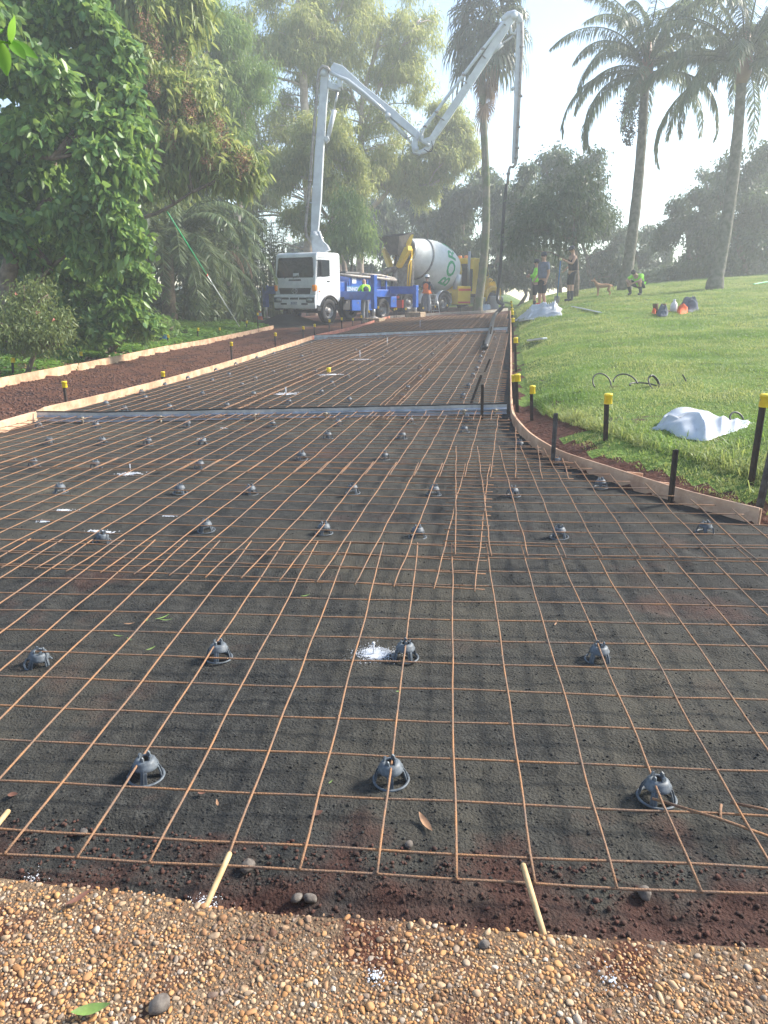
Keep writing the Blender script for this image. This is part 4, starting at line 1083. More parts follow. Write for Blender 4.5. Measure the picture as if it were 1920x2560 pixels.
MB().cyl((-.55, -4.0, 2.02), (-.55, -3.4, 2.02), .12, n=12).build('black_tank', m_dark, pump)
MB().tube([(-1.12, -.82, 2.08), (-1.1, -2.2, 2.02), (-1.1, -3.6, 1.98), (-1.1, -5.4, 1.9)], .07, 10).build('side_pipe', m_pipe, pump)
MB().tube([(-1.12, -2.6, 2.13), (-1.0, -4.2, 2.10), (-.9, -5.6, 1.98)], .06, 10).build('spare_pipe', m_pipe, pump)
for y in (-1.6, -3.0, -4.6): MB().box((-1.05, y, 1.75), (.08, .08, .62)).build('pipe_bracket', m_blue, pump)
sg = MB().box((-1.165, -1.75, 1.35), (.02, .95, .5), bev=.005).build('sign_board', m_bluep, pump)
Ms = Matrix.Translation((-1.178, -1.75, 1.46)) @ Matrix.Rotation(-math.pi/2, 4, 'Z') @ Matrix.Rotation(math.pi/2, 4, 'X')
text_mesh('sign_text', 'LENNOX', .24, m_white, sg, Ms, .002, True)
text_mesh('sign_text', '9403 86', .19, m_white, sg, Matrix.Translation((0, 0, -.24)) @ Ms, .002, True)
# hopper at the rear
hp = MB(); hp.lathe([(.45, .75), (.62, .95), (.85, 1.35), (.88, 1.42), (.82, 1.42), (.55, .98), (.3, .85), (0, .85)], Matrix.Translation((0, -5.75, 0)) @ Matrix.Diagonal((1.15, .8, 1, 1)), n=4*5); hp.build('hopper', m_blue, pump)
MB().box((0, -6.3, .75), (1.9, .1, .4)).build('tail_bar', m_redp, pump)
# the cab nose is short on this truck
def squash(o):
    for ch in o.children:
        if ch.type == 'MESH' and ch.name.split('.')[0] not in ('wheel', 'rim'):
            for v in ch.data.vertices:
                if v.co.y > .62: v.co.y = .62+(v.co.y-.62)*.55
        squash(ch)
squash(pump)
for s in (-1, 1):
    MB().box((s*1.10, .93, 1.50), (.20, .15, .27), rz=-s*.35, bev=.04).build('indicator', m_amber, cab)
    MB().sphere((0, 0, 0), (.20, .07, .085), 14, 8, Matrix.Translation((s*.93, 1.01, 1.0)) @ Matrix.Rotation(-s*.15, 4, 'Z')).build('headlight', m_clear, bump)
    MB().box((s*.93, 1.045, 1.0), (.46, .01, .22), bev=0).build('lamp_surround', m_chair, bump)
MB().tube([(-1.0, .62, 2.80), (1.0, .62, 2.80)], .012, 6).build('roof_seam', m_chair, cab)
# outriggers
def outrigger(x, y, z_beam, z_top, s, foot_dz, x_in, label=None):
    bevel(MB().box(((x+x_in)/2, y, z_beam), (abs(x-x_in)+.12, .22, .36)).build('outrigger_beam', m_blue, pump), .02)
    lg = bevel(MB().box((x, y-.0, (z_top+.62)/2), (.2, .24, z_top-.62)).build('outrigger_leg', m_blue, pump), .02)
    MB().cyl((x, y, .70), (x, y, foot_dz+.05), .065, n=12).build('jack_ram', m_silver, lg)
    MB().lathe([(.0, foot_dz+.08), (.1, foot_dz+.07), (.2, foot_dz+.02), (.2, foot_dz), (0, foot_dz)], Matrix.Translation((x, y, 0)), n=16).build('jack_foot', m_pipe, lg)
outrigger(-2.75, -1.15, 1.18, 2.05, -1, .22, -1.0)
outrigger(3.75, -1.15, 1.42, 1.65, 1, .1, 1.0)
outrigger(-2.55, -4.95, 1.42, 1.65, -1, .3, .3)
outrigger(2.4, -4.95, 1.42, 1.65, 1, .3, .8)
# boom: three arms and a hanging tip line, in the plane that runs to the right across the driveway
def bY(px): return 31.6+(px-800)/490*(-1.4)
def bp(x, y): return at(x, y, bY(x))
def arm(name, pts, w0, w1, th=.30, m=m_boom, parent=pump, shape=None):
    """box-section beam through image-plane points; width along the picture plane, th along depth"""
    P = [bp(*p) for p in pts]; mb_ = MB(); vs = []
    n = len(P); dep = Vector((.04, 1, 0)).normalized()
    for i, p in enumerate(P):
        d = (P[min(i+1, n-1)]-P[max(i-1, 0)]).normalized(); nn = d.cross(dep).normalized()
        w = w0+(w1-w0)*i/(n-1)
        if shape: w = shape[i]*.86
        for a, b in ((-1, -1), (1, -1), (1, 1), (-1, 1)): vs.append(p+nn*a*w/2+dep*b*th/2)
    fs = [(0, 1, 2, 3), (n*4-1, n*4-2, n*4-3, n*4-4)]
    for i in range(n-1):
        for k in range(4): fs.append((i*4+k, i*4+4+k, i*4+4+(k+1) % 4, i*4+(k+1) % 4))
    mb_.add(vs, fs)
    return bevel(mb_.build(name, m, parent, world=True), .015, 1)
def btube(name, pts, r, m=m_boom, parent=pump, dy=0, n=10):
    return MB().tube([bp(*p)+Vector((0, dy, 0)) for p in pts], r, n).build(name, m, parent, world=True)
def pin(px, py, r=.13, par=pump, w=.5):
    p = bp(px, py); MB().cyl(p-Vector((0, w/2, 0)), p+Vector((0, w/2, 0)), r, n=16).build('pivot_pin', m_boom, par, world=True)
def clamps(par, pts, r=.075, dy=0):
    for p in pts:
        c = bp(*p)+Vector((0, dy, 0)); MB().cyl(c-Vector((0, 0, .035)), c+Vector((0, 0, .035)), r, n=10).build('pipe_clamp', m_pipe, par, world=True)
arm('boom_mount', [(806, 634), (801, 622), (792, 604), (787, 592)], .62, .34, .5, shape=[.85, .8, .5, .36])
pin(788, 592, .2)
a1 = arm('boom_arm', [(786, 598), (792, 500), (799, 378), (806, 280), (813, 187)], 0, 0, .34, shape=[.34, .44, .40, .36, .34])
pin(811, 184, .16, pump)
btube('concrete_pipe', [(778, 606), (768, 592), (765, 573), (770, 520), (775, 477), (787, 318), (797, 199), (799, 182), (808, 171), (820, 175), (826, 184)], .065, m_pipe, pump, -.26)
clamps(pump, [(770, 520), (777, 455), (786, 340), (792, 258), (796, 205)], .09, -.26)
for y in (510, 345, 255): btube('pipe_bracket', [(795-(598-y)*-.03-16, y), (770+(598-y)*.055, y-3)], .025, m_boom, pump, -.2)
btube('boom_ram', [(819, 348), (836, 275)], .095, m_boom); btube('ram_rod', [(836, 275), (845, 222)], .045, m_silver)
arm('ram_lug', [(812, 352), (822, 345)], .22, .15, .3)
arm('fold_link', [(811, 205), (832, 218), (851, 222)], .25, .16, .24); arm('fold_link', [(852, 222), (846, 190)], .15, .15, .42)
btube('lift_ram', [(797, 580), (812, 622)], .085, m_boom, pump, -.15)
a2 = arm('boom_arm', [(826, 186), (838, 172), (850, 178), (903, 224), (980, 284), (1050, 344)], 0, 0, .30, shape=[.24, .44, .46, .38, .34, .30])
MB().box(bp(903, 219)+Vector((0, -.165, 0)), (.24, .012, .22), ry=.6).build('yellow_decal', mat('lime_decal', (.45, .6, .08)), a2, world=True)
pin(841, 177, .12, a2)
btube('concrete_pipe', [(826, 184), (848, 196), (870, 205), (905, 232), (935, 258), (962, 282)], .06, m_boom, pump, -.24)
btube('boom_ram', [(968, 292), (1016, 343)], .085, m_boom); btube('ram_rod', [(1016, 343), (1034, 366)], .042, m_silver)
pin(970, 292, .1, pump)
arm('elbow_link', [(1040, 342), (1036, 362), (1038, 378), (1052, 384)], 0, 0, .26, shape=[.22, .30, .28, .14])
arm('elbow_link', [(1048, 382), (1064, 376), (1076, 362), (1083, 352)], 0, 0, .22, shape=[.12, .24, .24, .2]); pin(1040, 374, .1); pin(1052, 344, .11)
a3 = arm('boom_arm', [(1058, 352), (1078, 350), (1096, 324), (1180, 198), (1240, 106), (1272, 52), (1286, 42)], 0, 0, .24, shape=[.12, .28, .32, .32, .34, .38, .2])
btube('concrete_pipe', [(1072, 366), (1056, 356), (1051, 342), (1060, 322), (1110, 255), (1157, 192), (1205, 128), (1233, 93), (1256, 60)], .062, m_boom, pump, -.22)
clamps(pump, [(1062, 320), (1090, 284), (1157, 192), (1205, 128)], .085, -.22)
for a, b in (((1080, 286), (1110, 304)), ((1147, 198), (1166, 212)), ((1195, 135), (1212, 150)), ((1248, 60), (1262, 68))): btube('pipe_bracket', [a, b], .02, m_pipe, pump, -.2)
btube('boom_ram', [(1228, 134), (1256, 110)], .07, m_boom); btube('ram_rod', [(1256, 110), (1284, 88)], .035, m_silver)
btube('tip_elbow', [(1258, 52), (1270, 40), (1285, 36), (1297, 44), (1300, 60)], .13, m_boom, pump, -.05); pin(1284, 44, .11)
btube('tip_link', [(1275, 62), (1278, 82), (1287, 84), (1296, 66)], .05, m_boom)
a4 = arm('boom_arm', [(1297, 52), (1298, 90), (1293, 215), (1288, 320), (1284, 408)], 0, 0, .2, shape=[.2, .24, .2, .17, .14])
btube('concrete_pipe', [(1303, 60), (1303, 110), (1298, 215), (1292, 330), (1289, 400), (1287, 412), (1281, 420), (1274, 419), (1271, 426), (1269, 440), (1267, 462)], .055, m_pipe, pump, -.17)
clamps(pump, [(1302, 120), (1299, 243), (1294, 320), (1291, 372), (1289, 396), (1269, 436)], .08, -.17); pin(1282, 222, .06, pump, .15)
btube('control_cable', [(1078, 352), (1082, 372), (1078, 380), (1070, 381), (1060, 374)], .018, m_blackr, pump, -.1)
btube('safety_chain', [(1287, 424), (1285, 450), (1281, 490)], .012, m_silver, pump, -.1)
hp_ = [(1267, 460), (1261, 509), (1257, 570), (1253, 640), (1248, 700), (1244, 750)]
hpts = [bp(*p) for p in hp_]
e1 = solve(1236, 795, zd, .16); e2 = solve(1226, 830, zd, .13); e3 = solve(1213, 868, zd, .12); hpts += [Vector((4.55, 28.2, zd(4.55, 28.2)+.55)), e1+Vector((0, 0, .1)), e2, e3]
MB().tube(densify(hpts, .3), .068, 10).build('rubber_hose', m_blackr, pump, world=True)

# timber blocks and cone under the outriggers: things of their own
Mp = rootmat(pump)
def under(x, y, h, n, lb, sz=(.7, .12)):
    h = h*.95
    c = Mp @ Vector((x, y, 0)); c.z = road_z(c.x, c.y) if c.x < xl(c.y) else zd(c.x, c.y)
    e = empty('timber_blocks', c, PRZ+.2, lb, 'timber blocks')
    for k in range(n): MB().box(((k-(n-1)/2)*.26, 0, h/2+.0), (.24, sz[0], h), bev=.012).build('timber', m_timber, e)
under(-2.75, -1.15, .2, 3, 'timber blocks under the front outrigger leg before the blue body'); under(3.75, -1.15, .1, 2, 'timber pad under the outrigger left of the white cab'); under(-2.55, -4.95, .26, 3, 'timber blocks under the rear outrigger leg beside the mixer')
p = at(1037, 770, 33.9)
c = solve(651, 805, road_z)
e = empty('traffic_cone', c, .3, 'orange and white traffic cone beside the left outrigger', 'traffic cone')
m_cone = mat('cone_orange', (.85, .14, .02), rough=.5, var=.15)
MB().box((0, 0, .02), (.36, .36, .04), bev=.015).build('cone_base', m_cone, e)
MB().lathe([(.14, .04), (.09, .28), (.08, .34)], n=16).build('cone_body', m_cone, e); MB().lathe([(.092, .27), (.066, .44)], n=16).build('white_band', m_white, e); MB().lathe([(.067, .435), (.03, .68), (0, .68)], n=16).build('cone_tip', m_cone, e)
# heap of dark aggregate under the cab
cc = Mp @ Vector((.2, .9, 0))
V = []; Fs = []
for i in range(25):
    for j in range(48):
        q = i/24; a = j/48*6.2832; r = q*(2.2+.3*math.sin(3*a)); x = cc.x-.3+r*math.cos(a)*.95; y = cc.y+.3+r*math.sin(a)*.7
        V.append((x, y, road_z(x, y)-.03+.52*math.exp(-(q*1.9)**2)+.05*nz(x, y, 4, 2)*(1-q)))
for i in range(24):
    for j in range(48): Fs.append((i*48+j, i*48+48+j, i*48+48+(j+1) % 48, i*48+(j+1) % 48))
tag(np_mesh('gravel_heap', V, Fs, m_bed, smooth=True), 'low heap of dark gravel under the front of the white cab', 'gravel heap')

# ---- concrete mixer truck
MRZ = -math.asin(.69)
mx_o = Vector((1.45, 40.3, 0)); mx_o.z = .46
mixer = empty('mixer_truck', mx_o, MRZ, 'yellow mixer truck with green lettered white drum, backed up to the pump', 'mixer truck')
for s in (-1, 1):
    for y in (-1.35, 0, 1.36): wheel(mixer, s*1.0, y, .52, .52, .5 if y > -1 else .3, s)
    wheel(mixer, s*1.05, 6.0, .52, .52, .3, s)
    for y in (0, 1.36):
        mg = MB(); vs = []; aa = np.linspace(R(-5), R(185), 18)
        for a in aa:
            for x in (s*.72, s*1.28): vs.append((x, y+.64*math.cos(a), .54+.62*math.sin(a)))
            for x in (s*1.28, s*.72): vs.append((x, y+.62*math.cos(a), .54+.60*math.sin(a)))
        mg.add(vs, [(i*4+k, i*4+4+k, i*4+4+(k+1) % 4, i*4+(k+1) % 4) for i in range(17) for k in range(4)], True).build('mudguard', m_silver, mixer)
MB().box((0, 2.3, .85), (.85, 8.2, .28), bev=.02).build('chassis', m_dark, mixer)
axA, axB = Vector((0, -.45, 3.05)), Vector((0, 3.75, 1.92)); ax = (axB-axA).normalized()
u_ = Vector((1, 0, 0)); v_ = ax.cross(u_).normalized()
DM = Matrix(((u_.x, v_.x, ax.x, axA.x), (u_.y, v_.y, ax.y, axA.y), (u_.z, v_.z, ax.z, axA.z), (0, 0, 0, 1)))
prof = [(0, .05), (.60, .0), (.66, .05), (.84, .35), (1.08, 1.1), (1.22, 1.8), (1.27, 2.4), (1.22, 3.0), (1.05, 3.6), (.78, 4.05), (.45, 4.28), (0, 4.32)]
def dr(t): return float(np.interp(t, [p[1] for p in prof[1:]], [p[0] for p in prof[1:]]))
prs = [(dr(t), t) for t in np.linspace(.0, 3.45, 30)]
drum = MB().lathe(prs, DM, n=48).build('drum', m_drum, mixer)
MB().lathe([(dr(t), t) for t in np.linspace(3.45, 4.28, 9)]+[(0, 4.32)], DM, n=48).build('drum_head', m_yellow, drum)
MB().lathe([(.62, -.03), (.72, -.03), (.72, .06), (.64, .06)], DM, n=40).build('drum_ring', m_silver, drum)
MB().lathe([(dr(1.02)+.0, 1.0), (dr(1.02)+.05, 1.0), (dr(1.02)+.05, 1.1), (dr(1.1), 1.1)], DM, n=40).build('roller_ring', m_rim, drum)
# lettering wraps round the drum, read from below upwards, on the side seen from the driveway
view = Vector((0-2.9, 0-41.5, 0)); view.rotate(Matrix.Rotation(-MRZ, 3, 'Z')); vl = view.normalized()
ang0 = math.atan2(vl.dot(v_), vl.dot(u_))
TS = .95
def warp(co, base_t=2.85, a_start=ang0-.17):
    # text x -> around the drum (upwards), text y -> towards the rear
    t = base_t-co.y; r = dr(t)+.006+co.z
    a = a_start+sgn*co.x/1.08
    return DM @ Vector((r*math.cos(a), r*math.sin(a), t))
# choose the turning sense that runs upwards in the world
pA = DM @ Vector((math.cos(ang0), math.sin(ang0), 2.5)); pB = DM @ Vector((math.cos(ang0+.3), math.sin(ang0+.3), 2.5))
sgn = 1 if pB.z > pA.z else -1
text_mesh('drum_text', 'BORAL', TS, m_greent, drum, None, .004, True, lambda co: warp(co, 2.5, ang0+sgn*.72))
# rear structure: pedestal, hopper, yellow flaps, chute
MB().box((0, -.55, 1.8), (1.3, .16, 1.7)).build('rear_pedestal', m_pipe, mixer)
for s in (-1, 1):
    MB().tube([(s*.65, -.9, 1.0), (s*.55, -.55, 3.2)], .06, 6).build('frame_post', m_yellow if s > 0 else m_dark, mixer)
    MB().tube([(s*.78, -1.2, 1.0), (s*.7, -1.0, 2.4), (s*.6, -.5, 3.0)], .03, 6).build('ladder_rail', m_yellow, mixer)
vs = [(-.72, -1.75, 3.78), (.72, -1.75, 3.78), (.62, -.55, 3.95), (-.62, -.55, 3.95), (-.28, -1.35, 2.9), (.28, -1.35, 2.9), (.28, -.75, 2.9), (-.28, -.75, 2.9)]
MB().add(vs, [(0, 1, 5, 4), (1, 2, 6, 5), (2, 3, 7, 6), (3, 0, 4, 7), (4, 5, 6, 7)]).build('charge_hopper', mat('dirty_hopper', (.12, .11, .10), rough=.8, var=.4, vscale=5), mixer)
MB().tube([(-.72, -1.75, 3.8), (.72, -1.75, 3.8), (.62, -.55, 3.97), (-.62, -.55, 3.97), (-.72, -1.75, 3.8)], .035, 6).build('hopper_rim', m_dark, mixer)
for s in (-1, 1):
    vs = [(s*.22, -1.45, 2.35), (s*.38, -1.45, 2.25), (s*.95, -1.3, 3.1), (s*.92, -1.3, 3.32), (s*.72, -1.35, 3.25)]
    vs += [(x, y+.3, z) for x, y, z in vs]
    MB().add(vs, [(0, 1, 2, 3, 4)[::s], (5, 6, 7, 8, 9)[::-s]]+[(i, 5+i, 5+(i+1) % 5, (i+1) % 5) for i in range(5)]).build('discharge_flap', m_yellow, mixer)
vs = [(.50, -1.0, 3.35), (.70, -.85, 3.35), (.66, -.6, 3.9), (.46, -.8, 3.9)]; vs += [(x+.05, y-.03, z) for x, y, z in vs]
MB().add(vs, [(0, 1, 2, 3), (7, 6, 5, 4)]+[(i, 4+i, 4+(i+1) % 4, (i+1) % 4) for i in range(4)]).build('splash_guard', m_yellow, mixer)
def chute(p0, p1, r, name):
    p0, p1 = Vector(p0), Vector(p1); d, u, v = basis(p1-p0)
    if v.z > 0: v = -v
    vs = []
    for p in (p0, p1):
        for k in range(9):
            a = math.pi*k/8; vs.append(p+u*r*math.cos(a)+v*r*math.sin(a))
        for k in range(9):
            a = math.pi*(8-k)/8; vs.append(p+u*(r-.02)*math.cos(a)+v*(r-.02)*math.sin(a))
    fs = [(i, i+18, (i+1) % 18+18, (i+1) % 18) for i in range(18)]+[tuple(range(18)), tuple(range(18, 36))[::-1]]
    return MB().add(vs, fs, False).build(name, m_pipe, mixer)
chute((0, -1.2, 2.45), (-.35, -2.4, 1.95), .28, 'chute'); chute((-.3, -2.2, 1.98), (-.8, -3.4, 1.6), .26, 'chute')
MB().cyl((0, -1.2, 1.0), (0, -1.2, 2.3), .12, n=12).build('chute_post', m_pipe, mixer)
MB().box((0, -2.0, .75), (2.3, .1, .25), bev=.01).build('rear_bumper', m_dark, mixer)
for s in (-1, 1): MB().box((s*.9, -2.07, .8), (.3, .04, .12), bev=.01).build('tail_light', m_redp, mixer)
MB().box((0, -1.8, .52), (2.0, .06, .1)).build('under_bar', m_redp, mixer)
tk = MB().lathe([(0, -.4), (.2, -.4), (.24, -.36), (.24, .36), (.2, .4), (0, .4)], Matrix.Translation((1.0, 2.75, 1.6)), n=20).build('water_tank', m_silver, mixer)
sb = bevel(MB().box((1.0, 3.15, .88), (.5, 1.15, 1.0)).build('side_locker', m_yellow, mixer), .04)
MB().box((1.256, 3.15, 1.18), (.012, 1.1, .12)).build('red_stripe', m_redp, sb); MB().box((1.256, 3.15, .5), (.012, 1.1, .1)).build('red_stripe', m_redp, sb)
MB().box((.62, 4.05, 1.7), (.9, .06, 1.2)).build('cab_back_panel', m_dark, mixer)
cabo = [(4.1, .95), (4.1, 2.75), (4.25, 2.92), (5.3, 2.92), (5.48, 2.8), (5.72, 1.98), (5.75, .95)]
mc = bevel(yz_prism(cabo, -1.05, 1.05).build('cab', m_yellow, mixer), .06, 3)
for s in (-1, 1):
    M = Matrix(((0, 0, 1, s*1.052 if s > 0 else s*1.052-.012), (1, 0, 0, 0), (0, 1, 0, 0), (0, 0, 0, 1)))
    MB().prism([(4.65, 1.95), (5.6, 1.95), (5.4, 2.68), (4.65, 2.68)], .012, M).build('door_window', m_glass, mc)
    MB().box((s*1.34, 5.6, 2.3), (.1, .16, .5), bev=.02).build('mirror', m_dark, mc)
    MB().tube([(s*1.05, 5.55, 2.75), (s*1.34, 5.6, 2.7), (s*1.34, 5.6, 1.9), (s*1.05, 5.6, 1.85)], .018, 6).build('mirror_arm', m_silver, mc)
    ar = [(.62*math.cos(a), .52+.60*math.sin(a)) for a in np.linspace(R(180), R(0), 12)]
    gd = [(6.0+.74, .60), (6.82, 1.0), (6.7, 1.30), (5.9, 1.42), (5.35, 1.15), (5.3, .62)]+[(6.0+a, b) for a, b in ar]
    bevel(yz_prism(gd, .78*s if s > 0 else -1.22, 1.22 if s > 0 else -.78).build('front_guard', m_yellow, mixer), .05, 2)
    MB().box((s*1.05, 4.7, .62), (.35, 1.0, .3), bev=.02).build('fuel_tank', m_silver, mixer)
MB().box((0, 4.085, 2.25), (1.5, .02, .7), bev=0).build('rear_window', m_glass, mc)
hood = [(5.72, .95), (5.72, 1.95), (6.3, 1.88), (6.75, 1.72), (6.92, 1.5), (6.95, .8), (6.5, .8)]
bn = bevel(yz_prism(hood, -.76, .76).build('bonnet', m_yellow, mixer), .08, 3)
MB().box((0, 6.965, 1.2), (1.1, .03, .6), bev=0).build('grille', m_silver, bn)
MB().box((0, 7.05, .65), (2.3, .2, .3), bev=.04).build('front_bumper', m_silver, mixer)
MB().cyl((.85, 4.0, 1.2), (.85, 4.0, 3.25), .075, n=12).build('exhaust_stack', m_silver, mixer)
for x in (-.2, .25): MB().lathe([(.12, 2.92), (.13, 2.94), (.11, 3.06), (0, 3.08)], Matrix.Translation((x, 4.5, 0)), n=14).build('beacon', m_amber, mc)
# step ladder standing by the mixer
p = at(1082, 765, 37.2); c = Vector((p.x, p.y, zd(p.x, p.y)))
e = empty('step_ladder', c, .4, 'small aluminium stepladder beside the mixer wheels', 'ladder')
for s in (-1, 1):
    MB().tube([(s*.24, -.35, 0), (s*.17, 0, .95)], .022, 6).build('ladder_rail', m_silver, e); MB().tube([(s*.22, .35, 0), (s*.17, 0, .95)], .018, 6).build('ladder_rail', m_silver, e)
for k in range(3):
    t = (k+.8)/3.8; MB().box((0, -.35*(1-t), .95*t), (.44, .1, .025)).build('tread', m_silver, e)
MB().box((0, 0, .96), (.4, .2, .03)).build('top_step', m_silver, e)

# ---- green and white pole leaning from the outer board: pole of a float
e = None
p0 = solve(604, 826, road_z, .03); p1 = at(418, 530, p0.y-6.5); pm = p0.lerp(p1, .545)
e = empty('float_tool', p0, 0, 'long green and white pole leaning over the palm fronds, its foot on the outer board', 'float pole')
O = p0
mgp = mat('green_pole', (.03, .42, .16), rough=.4); mwp = mat('white_pole', (.68, .70, .70), rough=.35, metal=.2)
MB().tube([Vector((0, 0, .02)), pm-O], .02, 8).build('lower_pole', mwp, e); MB().tube([pm-O, p1-O], .02, 8).build('upper_pole', mgp, e)
MB().cyl(pm-O-Vector((0, 0, .04)), pm-O+Vector((0, 0, .04)), .03, n=8).build('joint', m_redp, e)
MB().box((0, 0, .04), (.14, .12, .08), bev=.02).build('head_bracket', m_chair, e)
MB().box((-.15, -.02, .0), (.95, .2, .02), rz=.35, bev=.004).build('float_blade', m_silver, e)

# ------------------------------------------------------------------ PEOPLE AND THE DOG
m_skin = mat('skin', (.42, .24, .16), rough=.55, var=.08, vscale=10)
m_hair = mat('hair_dark', (.03, .02, .015), rough=.8)
def C_(n, c, **k): return mat(n, c, rough=.85, var=.25, vscale=9, **k)
def skin_obj(name, m, parent, verts, edges, rad, root=0, sub=2):
    me = bpy.data.meshes.new(name); me.from_pydata([tuple(v) for v in verts], edges, []); me.materials.append(m)
    o = bpy.data.objects.new(name, me); COL.objects.link(o); o.parent = parent
    o.modifiers.new('skin', 'SKIN').use_smooth_shade = True
    for i, s in enumerate(me.skin_vertices[0].data):
        r = rad[i]; s.radius = r if hasattr(r, '__len__') else (r, r); s.use_root = (i == root)
    sm_ = o.modifiers.new('sub', 'SUBSURF'); sm_.levels = sm_.render_levels = sub
    # bake to a real mesh
    dg = bpy.context.evaluated_depsgraph_get(); me2 = bpy.data.meshes.new_from_object(o.evaluated_get(dg))
    o.modifiers.clear(); o.data = me2; me2.name = name
    for p in me2.polygons: p.use_smooth = True
    if not me2.materials: me2.materials.append(m)
    return o
def person(pos, rz, label, J, shirt, sleeve, pants, leglen, boots, hat=None, hatc=None, extra=None, scale=1.0, skin=m_skin, vest=None, hair=True):
    """J: joints in local metres, facing -Y.  keys: pelvis chest neck head(center) sh_l el_l ha_l sh_r el_r ha_r hip_l kn_l an_l hip_r kn_r an_r"""
    e = empty('person', pos, rz, label, 'person', scale=scale)
    P = {k: Vector(v) for k, v in J.items()}
    V = []; E = []; Rr = []
    def add(p, r, par=None):
        V.append(Vector(p)); Rr.append(r)
        if par is not None: E.append((par, len(V)-1))
        return len(V)-1
    pel = add(P['pelvis'], (.14, .11)); mid = add(P['pelvis'].lerp(P['chest'], .5), (.135, .10), pel); ch = add(P['chest'], (.15, .11), mid)
    nb = add(P['chest'].lerp(P['neck'], .75), (.10, .08), ch); nk = add(P['neck'], .055, nb)
    hd = P['head']; up = (hd-P['neck']).normalized(); add(hd-up*.045, (.068, .075), nk); add(hd+up*.035, (.078, .09), len(V)-1); add(hd+up*.095, (.055, .065), len(V)-1)
    for s in ('l', 'r'):
        a = add(P['sh_'+s], .062, ch); b = add(P['el_'+s], .043, a); w = add(P['ha_'+s].lerp(P['el_'+s], .12), .028, b)
        d = (P['ha_'+s]-P['el_'+s]).normalized(); h = add(P['ha_'+s]+d*.04, (.038, .022), w)
        sd = d.cross(Vector((0, 1, .3))).normalized(); pn = d.cross(sd)
        for k, (o_, L) in enumerate(((-.03, .065), (-.01, .08), (.01, .075), (.03, .06))):
            f = add(P['ha_'+s]+d*.085+sd*o_, .0105, h); g = add(V[f]+d*L*.5+pn*.008, .009, f); add(V[g]+d*L*.35+pn*.02, .008, g)
        tpos = add(P['ha_'+s]+d*.02+sd*-.05, .012, h); add(V[tpos]+d*.045+sd*-.012+pn*.01, .009, tpos)
        hp = add(P['hip_'+s], .095, pel); kn = add(P['kn_'+s], .062, hp); cf = add(P['kn_'+s].lerp(P['an_'+s], .3), .06, kn); an = add(P['an_'+s], .038, cf)
        add(P['an_'+s]+Vector((0, -.06, -.05)), .04, an)
    skin_obj('body', skin, e, V, E, Rr, 0, 1)
    def limb(name, pts, rr, m, sub=2):
        skin_obj(name, m, e, pts, [(i, i+1) for i in range(len(pts)-1)], rr, 0, sub)
    # shirt with sleeves
    sv = [P['pelvis']+(P['chest']-P['pelvis'])*.12, P['pelvis'].lerp(P['chest'], .5), P['chest'], P['chest'].lerp(P['neck'], .72)]
    se = [(0, 1), (1, 2), (2, 3)]; sr = [(.182, .15), (.18, .15), (.192, .15), (.11, .095)]
    for s in ('l', 'r'):
        q = P['sh_'+s]; i = len(sv); sv.append(q); se.append((2, i)); sr.append(.078)
        if sleeve > 0:
            sv.append(q.lerp(P['el_'+s], min(1, sleeve))); se.append((i, i+1)); sr.append(.064)
            if sleeve > 1: sv.append(P['el_'+s].lerp(P['ha_'+s], sleeve-1)); se.append((i+1, i+2)); sr.append(.046)
    skin_obj('shirt', shirt, e, sv, se, sr, 1, 2)
    if vest: skin_obj('vest', vest, e, sv[:4], se[:3], [(r[0]*1.07, r[1]*1.1) for r in sr[:4]], 1, 2)
    tv = [P['pelvis']+(P['chest']-P['pelvis'])*.1, P['pelvis']+Vector((0, 0, -.03))]; te = [(0, 1)]; tr = [(.17, .145), (.165, .145)]
    for s in ('l', 'r'):
        i = len(tv); tv += [P['hip_'+s], P['hip_'+s].lerp(P['kn_'+s], .55), P['hip_'+s].lerp(P['kn_'+s], min(1, leglen))]; te += [(1, i), (i, i+1), (i+1, i+2)]; tr += [.112, .10, .092]
        if leglen > 1: tv.append(P['kn_'+s].lerp(P['an_'+s], leglen-1)); te.append((i+2, i+3)); tr.append(.066)
    skin_obj('trousers' if leglen > 1 else 'shorts', pants, e, tv, te, tr, 1, 2)
    for s in ('l', 'r'):
        a = P['an_'+s]; k = P['kn_'+s]
        hgt = boots[1]
        limb('boot', [k.lerp(a, 1-hgt), a+Vector((0, 0, -.03)), a+Vector((0, -.09, -.045)), a+Vector((0, -.17, -.05))], [.066, .052, .048, .04], boots[0], 2)
    if hair: MB().sphere((0, 0, 0), (.088, .10, .085), 14, 10, Matrix.Translation(hd+up*.045+Vector((0, .012, 0)))).build('hair', m_hair, e)
    f = Vector((0, -1, 0)); f = (f-up*f.dot(up)).normalized(); r_ = f.cross(up)
    MB().sphere((0, 0, 0), (.013, .02, .02), 8, 6, Matrix.Translation(hd+f*.092-up*.005)).build('nose', skin, e)
    for s in (-1, 1):
        MB().sphere((0, 0, 0), (.012, .018, .028), 8, 6, Matrix.Translation(hd+r_*.08*s)).build('ear', skin, e)
        MB().sphere((0, 0, 0), .010, 8, 6, Matrix.Translation(hd+f*.083+r_*.03*s+up*.018)).build('eye', m_hair, e)
    MB().sphere((0, 0, 0), (.022, .008, .006), 8, 6, Matrix.Translation(hd+f*.086-up*.045)).build('mouth', mat('lips', (.3, .12, .1)), e)
